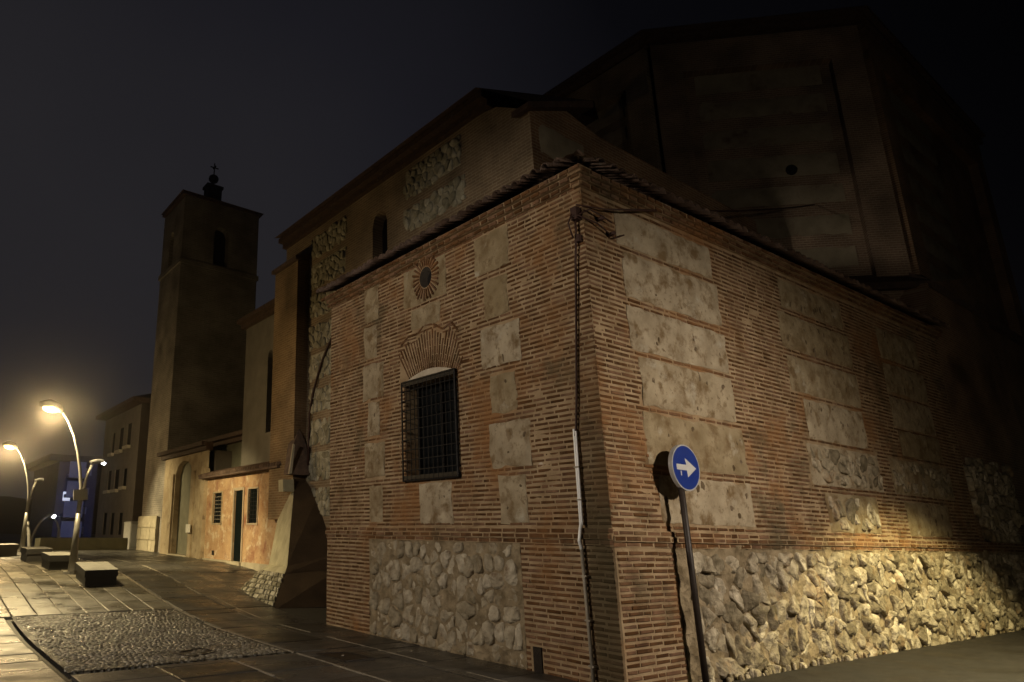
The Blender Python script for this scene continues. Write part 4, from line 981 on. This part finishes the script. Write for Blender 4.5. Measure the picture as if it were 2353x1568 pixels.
# ================================================================== HOUSE beyond the tower
fh = thing('town_house', 'three storey grey town house with rows of tall windows beyond the tower', 'house', W(2.2, 34, .9))
HR = 2.25
WH = lambda u, v, w=0.0: W(HR - w, u, v)
c5 = lambda x, y: ((200 + x / 3.564) * .9191, (960 + y / 3.564) * .9191)
ops = []
for q in ((203, 1150, 234, 1345), (268, 1150, 300, 1345), (340, 1150, 374, 1345), (245, 775, 275, 950), (305, 765, 345, 940), (382, 755, 415, 915), (285, 440, 308, 618), (347, 395, 384, 590), (417, 355, 455, 550)):
    (xa, ya), (xb, yb) = c5(q[0], q[1]), c5(q[2], q[3]); xm, ym = (xa + xb) / 2, (ya + yb) / 2
    ops.append((on(xb, ym, 0, HR)[1], on(xa, ym, 0, HR)[1], on(xm, yb, 0, HR)[2], on(xm, ya, 0, HR)[2], 0))
hl0 = 33.0; hl1 = on(*c5(150, 1200), 0, HR)[1]; hh = on(*c5(470, 215), 0, HR)[2]
print('TOWNHOUSE', ops, hl1, hh)
ops = [(max(o[0], hl0 + .1),) + o[1:] for o in ops]
wall_open('wall', WH, hl0, hl1, .3, hh, ops, 'house_wall', fh, depth=.06, back='glass', opening='window')
for o in ops[3:]:
    m = MB(); prism(m, [WH(o[0] - .1, o[2] - .16, .16), WH(o[1] + .1, o[2] - .16, .16), WH(o[1] + .1, o[2], .16), WH(o[0] - .1, o[2], .16)], .2 * eR); fix_normals(m.obj('sill', 'white_paint', fh))
wall_open('wall', lambda u, v, w=0: W(u, hl0 - w, v), HR, 6.5, .3, hh + .2, [], 'dark_wall', fh)
box2('wall_core', HR + .25, 6.5, hl0 + .05, hl1, .3, hh - .1, 'dark_wall', 'dark_wall', fh)
m = MB(); m.box(HR - .5, 6.6, hl0 - .35, hl1 + .3, hh + .05, hh + .25); m.add([W(HR - .5, hl0 - .35, hh + .25), W(6.6, hl0 - .35, hh + .25), W(6.6, hl1, hh + .25), W(HR - .5, hl1, hh + .25), W(4.4, hl0 + 1, hh + 1.2), W(4.4, hl1, hh + 1.2)], [(0, 1, 4), (1, 2, 5, 4), (3, 0, 4, 5)]); m.obj('roof', 'roof_tile', fh)
# parapet, cabinet
pw = MB(); p0, p1 = ong(90, 1266), ong(292, 1263)
q0, q1 = np.array(G(p0[0], p0[1], -.2)), np.array(G(p1[0], p1[1], -.2)); ph = on(190, 1236, 1, (p0[1] + p1[1]) / 2)[2] - hg(0, 30)
nn = nrm(np.cross(q1 - q0, eV)); nn = nn if nn[1] > 0 else -nn
prism(pw, [Vector(q0), Vector(q1), Vector(q1 + nn * .3), Vector(q0 + nn * .3)], (ph + .2) * eV); o = pw.obj('parapet_wall', 'olive_wall'); fix_normals(o)
o['label'] = 'long low olive rendered parapet wall at the far end of the plaza'; o['category'] = 'wall'
cbn = MB(); p0, p1 = ong(296, 1262), ong(320, 1262); a, b = np.array(G(p0[0], p0[1], -.1)), np.array(G(p1[0], p1[1], -.1)); d = np.linalg.norm(b - a)
cabi = thing('utility_cabinet', 'pale utility cabinet standing against the tower foot by the parapet', 'cabinet', Vector(a))
prism(cbn, [Vector(a), Vector(b), Vector(b + nn * .4), Vector(a + nn * .4)], 1.25 * eV); fix_normals(cbn.obj('body', 'pale_paint', cabi))
m = MB(); prism(m, [Vector(a + (b - a) * .06 - nn * .012 + .2 * eV), Vector(a + (b - a) * .94 - nn * .012 + .2 * eV), Vector(a + (b - a) * .94 - nn * .012 + 1.18 * eV), Vector(a + (b - a) * .06 - nn * .012 + 1.18 * eV)], nn * .01); fix_normals(m.obj('door', 'pale_paint', cabi))
m = MB(); prism(m, [Vector(a - .03 * nn - .04 * (b - a) + 1.25 * eV), Vector(b - .03 * nn + .04 * (b - a) + 1.25 * eV), Vector(b + nn * .44 + 1.25 * eV), Vector(a + nn * .44 + 1.25 * eV)], .05 * eV); fix_normals(m.obj('top', 'pale_paint', cabi))
# blue lit apartment block far behind
BL = 62.0
bb = thing('apartment_block', 'apartment block in blue light with stacked balconies far beyond the plaza', 'building', W(on(170, 1230, 1, BL)[0], BL, .5))
WB = lambda u, v, w=0.0: W(u, BL - w, v)
pb = lambda x, y: (on(x, y, 1, BL)[0], on(x, y, 1, BL)[2])
x0, x1 = pb(133, 1100)[0], pb(222, 1100)[0]; top = pb(170, 1063)[1]; bot = pb(170, 1240)[1] - 2
box2('wall', x0, x1, BL, BL + 14, bot, top, 'blue_block_dark', 'blue_block_dark', bb)
rows = [(1063, 1100), (1108, 1145), (1153, 1190), (1198, 1236)]
for k, (ya, yb) in enumerate(rows):
    va, vb = pb(170, ya)[1], pb(170, yb)[1]; s = (0, 1, 2, 3)[k] * .5
    u0_, u1_ = pb(141 - k * 2, 1100)[0] + .3, pb(188 + k, 1100)[0]
    m = MB(); prism(m, [WB(u0_, vb, -.1), WB(u1_, vb, -.1), WB(u1_, vb, 1.4), WB(u0_, vb, 1.4)], .25 * eV)
    ba = m.obj('balcony', 'blue_block', bb); fix_normals(ba)
    m = MB(); prism(m, [WB(u0_, vb + .25, 1.3), WB(u1_, vb + .25, 1.3), WB(u1_, vb + .25, 1.4), WB(u0_, vb + .25, 1.4)], 1.0 * eV); fix_normals(m.obj('parapet', 'blue_block', ba))
    m = MB(); prism(m, [WB(u0_ + 1.8, vb + .3, .05), WB(u1_ - .2, vb + .3, .05), WB(u1_ - .2, va - .4, .05), WB(u0_ + 1.8, va - .4, .05)], .2 * eL); fix_normals(m.obj('wall_panel', 'blue_block', bb))
    m = MB(); prism(m, [WB(u0_ + .3, vb + .5, .06), WB(u0_ + 1.4, vb + .5, .06), WB(u0_ + 1.4, va - .7, .06), WB(u0_ + .3, va - .7, .06)], .1 * eL); fix_normals(m.obj('window', 'glass', bb))
a, b = pb(153, 1141); m = MB(); prism(m, [WB(a - .3, b - .35, .3), WB(a + .2, b - .35, .3), WB(a + .2, b + .35, .3), WB(a - .3, b + .35, .3)], .05 * eL); o = m.obj('window', 'lit_window', bb); fix_normals(o); o['label'] = 'lit window'
m = MB(); m.box(x0 - .8, x1 + .8, BL - .8, BL + 14, top, top + .5); m.obj('roof', 'dark_wall', bb)
# dark bank of houses behind, left edge
dk = MB(); q = [on(-260, 1265, 1, 75), on(133, 1265, 1, 75), on(133, 1150, 1, 75), on(60, 1147, 1, 75), on(20, 1141, 1, 75), on(-260, 1135, 1, 75)]
prism(dk, [W(*p) for p in q], 8 * eL); o = dk.obj('dark_building', 'dark_hill'); fix_normals(o); o['label'] = 'unlit flat roofed building in the dark behind the second lamp'; o['category'] = 'building'
dk = MB(); q = [on(215, 1240, 1, 80), on(300, 1240, 1, 80), on(300, 1050, 1, 80), on(150, 1048, 1, 80), on(150, 1240, 1, 80)]
prism(dk, [W(*p) for p in q], 6 * eL); o = dk.obj('dark_building', 'dark_hill'); fix_normals(o); o['label'] = 'unlit building rising just above the blue apartment block'; o['category'] = 'building'

# ================================================================== STREET LAMPS
LB_ = ong(165, 1318); LAMPBASE = G(LB_[0], LB_[1])
def make_lamp():
    pl = lambda x, y: W(*on(x, y, 1, LB_[1]))
    t = thing('street_lamp', 'tall street lamp with lit yellow head on a curved arm, grey plate on its post', 'street lamp', LAMPBASE, 'street lamps along the plaza')
    p0 = pl(165, 1318); p1 = pl(184, 1145); p1b = pl(180, 1180)
    m = MB(); m.tube([p0 - Vector(.06 * eV), p0 * .5 + p1 * .5, p1b], [.105, .07, .055], 12); m.obj('post', 'lamp_post', t, True)
    m = MB(); m.tube([p0 - Vector(.05 * eV), p0 + Vector(.05 * eV)], [.2, .19], 12); m.obj('base_plate', 'lamp_post', t)
    arm = [p1b, pl(186, 1120), pl(184, 1080), pl(179, 1040), pl(170, 1000), pl(158, 970), pl(144, 948)]
    m = MB(); m.tube(arm, [.05, .043, .038, .035, .033, .031, .03], 10); m.obj('arm', 'lamp_post', t, True)
    m = MB(); m.tube([p1b, pl(190, 1128), pl(199, 1096), pl(212, 1068)], [.045, .04, .036, .034], 10); m.obj('side_arm', 'lamp_post', t, True)
    m = MB(); m.tube([pl(212, 1068), pl(209, 1063), pl(222, 1060), pl(238, 1061)], [.04, .05, .06, .05], 8); m.obj('side_head', 'lamp_housing', t)
    hd = pl(121, 936); a = pl(144, 948)
    m = MB(); m.tube([a, a * .5 + hd * .5 + Vector(.06 * eV), hd + Vector(.07 * eV - .10 * eR), hd + Vector(.05 * eV - .3 * eR)], [.04, .13, .15, .05], 10); m.obj('head', 'lamp_housing', t, True)
    m = MB(); ring_ = np.linspace(-1.45, 1.45, 8)
    m.tube([hd + Vector(eR * (.20 * math.sin(q) - .02) - .015 * eV) for q in ring_], [max(.015, .125 * math.cos(q)) for q in ring_], 12); m.obj('lens', 'lamp_glow', t, True)
    led = pl(235, 1063); m = MB(); m.tube([led, led + Vector(.07 * eR - .04 * eV)], .036, 8); m.obj('side_lens', 'led_glow', t)
    return t, hd
lamp, HEAD = make_lamp()
HEADOFF = HEAD - LAMPBASE
def copy_tree(o, parent=None):
    c = o.copy(); COL.objects.link(c); c.parent = parent
    for chd in list(o.children):
        if chd.type == 'MESH': copy_tree(chd, c)
    return c
def lamp_at(base, label, rot=0.0):
    c = copy_tree(lamp); c.location = base; c['base'] = [float(x) for x in base]; c['label'] = label; c.rotation_euler = (0, 0, rot); return c
p = ong(50, 1264); lamp2 = lamp_at(G(p[0], p[1]), 'street lamp with lit yellow head behind the first lamp, by the far bench')
for c_ in [c_ for c_ in lamp2.children if c_.name.startswith('side_lens')]: bpy.data.objects.remove(c_)
b3 = W(on(68, 1262, 1, 40)[0], 40, .2); lamp3 = thing('street_lamp', 'small distant lamp with white head on an arm curving right, by the parapet end', 'street lamp', b3, 'street lamps along the plaza')
P3_ = lambda x, y: W(*on(x, y, 1, 40))
m = MB(); m.tube([b3, P3_(69, 1252), P3_(73, 1236), P3_(82, 1216), P3_(93, 1199), P3_(104, 1189)], [.1, .09, .08, .07, .06, .05], 8); m.obj('post', 'lamp_post', lamp3, True)
m = MB(); m.tube([P3_(104, 1189), P3_(112, 1184), P3_(123, 1184)], [.05, .08, .06], 8); m.obj('head', 'lamp_housing', lamp3)
m = MB(); q = P3_(121, 1186); m.tube([q, q + Vector(.12 * eR - .05 * eV)], .085, 8); m.obj('lens', 'led_glow', lamp3)
def lamp_lights(t, power, dl):
    hd = Vector(t['base']) + HEADOFF
    add_light('lamp_beam', 'SPOT', hd - Vector(.2 * eV), power, SODIUM, t, .14, hd - Vector(5 * eV), 136, .35)
    add_light('lamp_throw', 'SPOT', hd - Vector(.2 * eV), power * 1.9, SODIUM, t, .14, hd + Vector(6.3 * eR + dl * eL - 4.5 * eV), 66, .6)
    add_light('lamp_glow_light', 'POINT', hd - Vector(.2 * eV), power * P_SPILL, (1.0, .68, .30), t, .2)
P_SPILL = .40
lamp_lights(lamp, P_PLAZA, 3.6); lamp_lights(lamp2, P_PLAZA, -4.0)
# lamps of the same row outside the picture that light the near walls
def off_lamp(r, l, label, power, color, size, aim, drop=0.0, blend=.6, rad=.16):
    hd = G(r, l) + Vector(5.6 * eV); c = lamp_at(hd - HEADOFF, label)
    add_light('lamp_beam', 'SPOT', hd - Vector(.42 * eV), power, color, c, rad, W(*aim), size, blend); return c
off_lamp(-13.0, 2.5, 'street lamp of the plaza row standing left of the view', P_LEFT, WARM, 78, (0, 4.5, .3), 0.0, .5, .6)
rl = off_lamp(2.3, -7.8, 'street lamp across the street from the sign, right of the view', P_RIGHT, WARM, 108, (2.0, 0, -.9), 0.0, 1.0)
add_light('lamp_glow_light', 'POINT', Vector(rl['base']) + HEADOFF - Vector(.42 * eV), 230, WARM, rl, .2)
off_lamp(7.6, -4.4, 'street lamp lighting the foot of the long wall, right of the view', P_POOL, (1.0, .85, .42), 122, (7.6, -4.4, 0), .0, .2, .3)
add_light('cool_street_light', 'SPOT', W(on(124, 1150, 1, 46)[0], 46, 7), P_COOL, COOL, lamp3, .2, W(on(180, 1150, 1, 62)[0], 62, 5), 100, .5)
# short light column and a far curved mast
p = ong(67, 1263); m = MB(); b0 = G(p[0], p[1]); lc = thing('light_column', 'short white light column between second lamp and parapet', 'bollard', b0)
m.tube([b0, W(*on(66, 1225, 1, p[1])), W(*on(63, 1206, 1, p[1]))], [.06, .06, .05], 10); m.obj('post', 'pale_paint', lc)
m = MB(); tp_ = W(*on(63, 1206, 1, p[1])); m.tube([tp_, tp_ + Vector(.12 * eV)], [.07, .05], 10); m.obj('cap', 'pale_paint', lc)
b0 = W(on(134, 1238, 1, 44)[0], 44, .3); mt = thing('curved_mast', 'thin pale curved mast behind the parapet, before the blue block', 'street lamp', b0)
m = MB(); m.tube([b0] + [W(*on(x, y, 1, 44)) for x, y in ((134, 1238), (135, 1215), (131, 1200), (124, 1193))], [.10, .09, .06, .05, .04], 8); m.obj('post', 'pale_paint', mt, True)
m = MB(); q = W(*on(124, 1193, 1, 44)); m.tube([q, q - Vector(.3 * eR)], [.06, .05], 8); m.obj('head', 'lamp_housing', mt)
# grey plate on the first lamp
pl1 = LB_[1] - .12
q = [W(*on(x, y, 1, pl1)) for x, y in ((169, 1150), (202, 1149), (202, 1124), (169, 1126))]; m = MB(); prism(m, q, .03 * eL); sp = m.obj('sign_plate', 'sign_back'); fix_normals(sp)
sp['label'] = 'grey rectangular sign plate fixed across the first lamp post'; sp['category'] = 'sign'
m = MB()
for yy in (1131, 1143): m.tube([W(*on(172, yy, 1, pl1 + .06)), W(*on(199, yy, 1, pl1 + .06))], .015, 6)
m.obj('bracket', 'lamp_post', sp)

# ================================================================== BENCHES
def bench_px(nl, nr, bl, toph, label):
    a, b, c = ong(*nl), ong(*nr), ong(*bl); A_, B_, C_ = [np.array(G(p[0], p[1])) for p in (a, b, c)]
    t = thing('stone_bench', label, 'bench', Vector(A_), 'stone bench blocks along the plaza')
    x = B_ - A_; y = C_ - A_; h = toph
    m = MB(); prism(m, [Vector(A_ + .04 * x + .03 * y - .05 * eV), Vector(A_ + .98 * x + .03 * y - .05 * eV), Vector(A_ + .98 * x + .97 * y - .05 * eV), Vector(A_ + .04 * x + .97 * y - .05 * eV)], (h * .56 + .05) * eV); fix_normals(m.obj('base', 'bench_base', t))
    m = MB(); prism(m, [Vector(A_ + h * .57 * eV), Vector(A_ + x + h * .57 * eV), Vector(A_ + x + y + h * .57 * eV), Vector(A_ + y + h * .57 * eV)], h * .40 * eV); fix_normals(m.obj('seat', 'bench_base', t))
    m = MB(); prism(m, [Vector(A_ + h * .97 * eV), Vector(A_ + x + h * .97 * eV), Vector(A_ + x + y + h * .97 * eV), Vector(A_ + y + h * .97 * eV)], h * .03 * eV); fix_normals(m.obj('seat_top', 'bench_top', t))
bench_px((192, 1349), (269, 1345), (170, 1328), .35, 'nearest stone bench block, dark fronted, right of the first lamp')
bench_px((110, 1311), (172, 1309), (92, 1302), .36, 'stone bench block just behind the first lamp post')
bench_px((58, 1292), (118, 1290), (44, 1286), .36, 'third stone bench block, at the foot of the second lamp')
bench_px((-8, 1280), (40, 1277), (-16, 1276), .36, 'farthest stone bench block at the left, cut by the picture edge')

# ================================================================== SIGN
SD = .25
b = on(1622, 1564, 1, -SD); tpx = on(1561, 1090, 1, -SD); cx_ = on(1575, 1075, 1, -SD - .03)
base = G(b[0], b[1])
rs_ = thing('road_sign', 'round blue road sign with white right arrow on a dark leaning pole', 'road sign', base)
m = MB(); m.tube([base - Vector(.1 * eV), W(b[0] * .5 + tpx[0] * .5, -SD, tpx[2] * .5), W(tpx[0], -SD, tpx[2] + .2)], .041, 12); m.obj('pole', 'pole_dark', rs_, True)
SC = W(cx_[0], cx_[1], cx_[2]); SR = on(1575, 1075, 1, -SD)[2] - on(1577, 1128, 1, -SD)[2]
print('SIGN', cx_, SR)
nS = Vector(-eL); xS = Vector(eR); yS = Vector(eV)
def disc(nm, r, w0, w1, material, parent, n=40):
    m = MB(); a = [SC + xS * (r * math.cos(2 * math.pi * i / n)) + yS * (r * math.sin(2 * math.pi * i / n)) for i in range(n)]
    prism(m, [p + nS * w0 for p in a], nS * (w1 - w0)); o = m.obj(nm, material, parent); fix_normals(o); return o
disc('rim', SR, -.05, .012, 'sign_rim', rs_)
bd = disc('blue_disc', SR * .94, .0, .015, 'sign_blue', rs_)
ar = [(-.62, .09), (-.02, .115), (-.07, .40), (.60, -.0), (.08, -.42), (.02, -.13), (-.58, -.13)]
ar = [(-.70, .12), (.02, .12), (-.06, .42), (.72, .0), (.04, -.42), (.02, -.12), (-.70, -.12)]
m = MB(); prism(m, [SC + xS * (x * SR) + yS * (y * SR) + nS * .0152 for x, y in ar], nS * .0012); o = m.obj('arrow', 'sign_white', rs_); fix_normals(o)
m = MB(); prism(m, [SC + xS * (-.42 * SR + dx * .02) + yS * (-.26 * SR + dy * .03) + nS * .0152 for dx, dy in ((-.5, -1), (.5, -1), (.5, 1), (-.5, 1))], nS * .001); o = m.obj('sticker', 'sign_white', rs_); fix_normals(o)
m = MB(); prism(m, [SC + xS * dx + yS * dy - nS * .10 for dx, dy in ((-.12, -.02), (.12, -.02), (.12, .02), (-.12, .02))], nS * .05); fix_normals(m.obj('bracket', 'pole_dark', rs_))

# ================================================================== CABLES, CONDUIT, COVERS
cc = thing('cable_conduit', 'dark cable down the building corner entering a bright steel conduit', 'cable', WL(.44, 0, .05))
m = MB(); m.tube([WL(.10, 5.9, .06), WL(.10, 5.6, .06), WL(.17, 5.2, .045), WL(.26, 4.4, .04), WL(.37, 3.4, .04), WL(.43, 2.98, .04), WL(.44, 2.9, .05)], .016, 8); m.obj('cable', 'cable', cc, True)
m = MB(); m.tube([WL(.46, 2.99, .05), WL(.46, 1.82, .07)], .0155, 10); m.tube([WL(.425, 2.96, .05), WL(.43, 1.80, .07)], .0155, 10); m.obj('conduit', 'steel', cc)
m = MB(); m.tube([WL(.445, 1.84, .07), WL(.44, 1.74, .105), WL(.455, 1.62, .12), WL(.46, 1.52, .085)], .022, 10); m.obj('elbow', 'steel', cc)
m = MB(); m.tube([WL(.46, 1.55, .085), WL(.45, .8, .085), WL(.44, -.05, .085)], .024, 10); m.obj('pipe', 'worn_steel', cc, True)
for v in (2.5, 2.1, 1.2, .7, .2):
    m = MB(); w = .06 if v > 1.7 else .085; prism(m, [WL(.40, v, .0), WL(.49, v, .0), WL(.49, v, w + .02), WL(.40, v, w + .02)], .02 * eV); fix_normals(m.obj('clamp', 'worn_steel', cc))
jb = thing('junction_box', 'black cable junction box with loose wires high on the building corner', 'junction box', WL(.04, 5.8, .05))
m = MB(); prism(m, [WL(.03, 5.76, .0), WL(.14, 5.76, .0), WL(.14, 5.76, .10), WL(.03, 5.76, .10)], .18 * eV); fix_normals(m.obj('box', 'cable', jb))
m = MB(); prism(m, [WL(.05, 5.45, .0), WL(.13, 5.45, .0), WL(.13, 5.45, .07), WL(.05, 5.45, .07)], .10 * eV); fix_normals(m.obj('box', 'cable', jb))
m = MB(); m.tube([WL(.08, 5.82, .14), WL(.14, 5.7, .16), WL(.12, 5.5, .11)], .012, 6); m.tube([WL(.10, 5.78, .13), WR(.06, 5.9, .08), WR(.3, 5.86, .09), WR(.5, 5.83, .08)], .012, 6); m.tube([WL(.02, 5.8, .1), WR(.2, 5.74, .07), WR(.55, 5.62, .06), WR(.75, 5.72, .07)], .011, 6); m.obj('loose_wire', 'cable', jb, True)
for a, b in ((.28, 5.83), (.48, 5.66)):
    m = MB(); m.tube([WR(a, b, .0), WR(a, b, .12)], .03, 8); m.obj('insulator', 'cable', jb)
P0 = WL(.02, 5.95, .10); P1 = W(*on(1460, 483, 1, -.25)); P2 = FB(*fpoint(FBP, 1870, 474), .1)
oc_ = MB(); pts = [P0, P0 * .5 + P1 * .5 - Vector(.03 * eV), P1]
for i in range(1, 13):
    t = i / 12; pts.append(P1 * (1 - t) + P2 * t - Vector(eV * (.35 * t * (1 - t))))
oc_.tube(pts, [.010, .011] + [.018] * (len(pts) - 2), 6); o = oc_.obj('overhead_cable', 'cable', None, True); o['label'] = 'thick dark overhead cable running from the corner to the apse'; o['category'] = 'cable'
hc_ = MB(); hc_.tube([WN(*(on(x, y, 0, NR)[1:]), .06) for x, y in ((770, 772), (757, 800), (745, 830), (733, 870), (725, 900), (719, 930), (716, 955), (714, 1010), (713, 1070))], .035, 6)
o = hc_.obj('hanging_cable', 'cable', None, True); o['label'] = 'dark cable curving down the nave wall beside the tall buttress'; o['category'] = 'cable'
def cover(px, label):
    ps = [ong(*p) for p in px]; A_ = [G(p[0], p[1], .009) for p in ps]; c = sum(A_, Vector()) / 4
    t = thing('manhole_cover', label, 'manhole cover', c, 'manhole covers in the pavement')
    m = MB(); prism(m, A_, -.05 * eV); fix_normals(m.obj('plate', 'iron_cover', t))
    m = MB()
    for i in range(4):
        a, b = A_[i], A_[(i + 1) % 4]; m.tube([a, b], .014, 4)
    m.obj('frame', 'iron_cover', t)
    m = MB(); q = c + (A_[0] - c) * .1; m.tube([q + Vector(.003 * eV), q + Vector(.012 * eV)], .02, 8); m.obj('lifting_eye', 'worn_steel', t)
cover(((728, 1504), (795, 1501), (862, 1515), (795, 1521)), 'square dark iron manhole cover in front of the rubble plinth')
cover(((400, 1503), (462, 1492), (497, 1500), (440, 1512)), 'dark iron manhole cover at the end of the cobbled strip')
# sprigs of weeds are absent here; loose rubble lies along the foot of the long wall
RB = Pieces('loose_stone', sac, 'stone', 60, smooth_=True)
for i in range(46):
    r = random.uniform(1.5, 6.5); l = -.06 - random.random() ** 2 * .22; s = random.uniform(.02, .07); vs, fs, c = cobble_piece(r, l, s, s * random.uniform(.6, 1), s * 1.1)
    RB.put(vs, fs, c, s * s)
RB.build()

# ================================================================== damp night air
hz = MB(); x0, x1, y0, y1 = -95, 75, -30, 130
hz.hexa([Vector((a, b, -8)) for a, b in ((x0, y0), (x1, y0), (x1, y1), (x0, y1))] + [Vector((a, b, 24)) for a, b in ((x0, y0), (x1, y0), (x1, y1), (x0, y1))])
hm = bpy.data.materials.new('haze'); hm.use_nodes = True; hm.node_tree.nodes.clear()
_o = hm.node_tree.nodes.new('ShaderNodeOutputMaterial'); _v = hm.node_tree.nodes.new('ShaderNodeVolumePrincipled')
_v.inputs['Color'].default_value = (.9, .9, .92, 1); _v.inputs['Density'].default_value = 0.0022; _v.inputs['Anisotropy'].default_value = 0.975
hm.node_tree.links.new(_v.outputs[0], _o.inputs['Volume']); MATS['haze'] = hm
ho = hz.obj('haze', 'haze', None, kind='stuff'); fix_normals(ho)
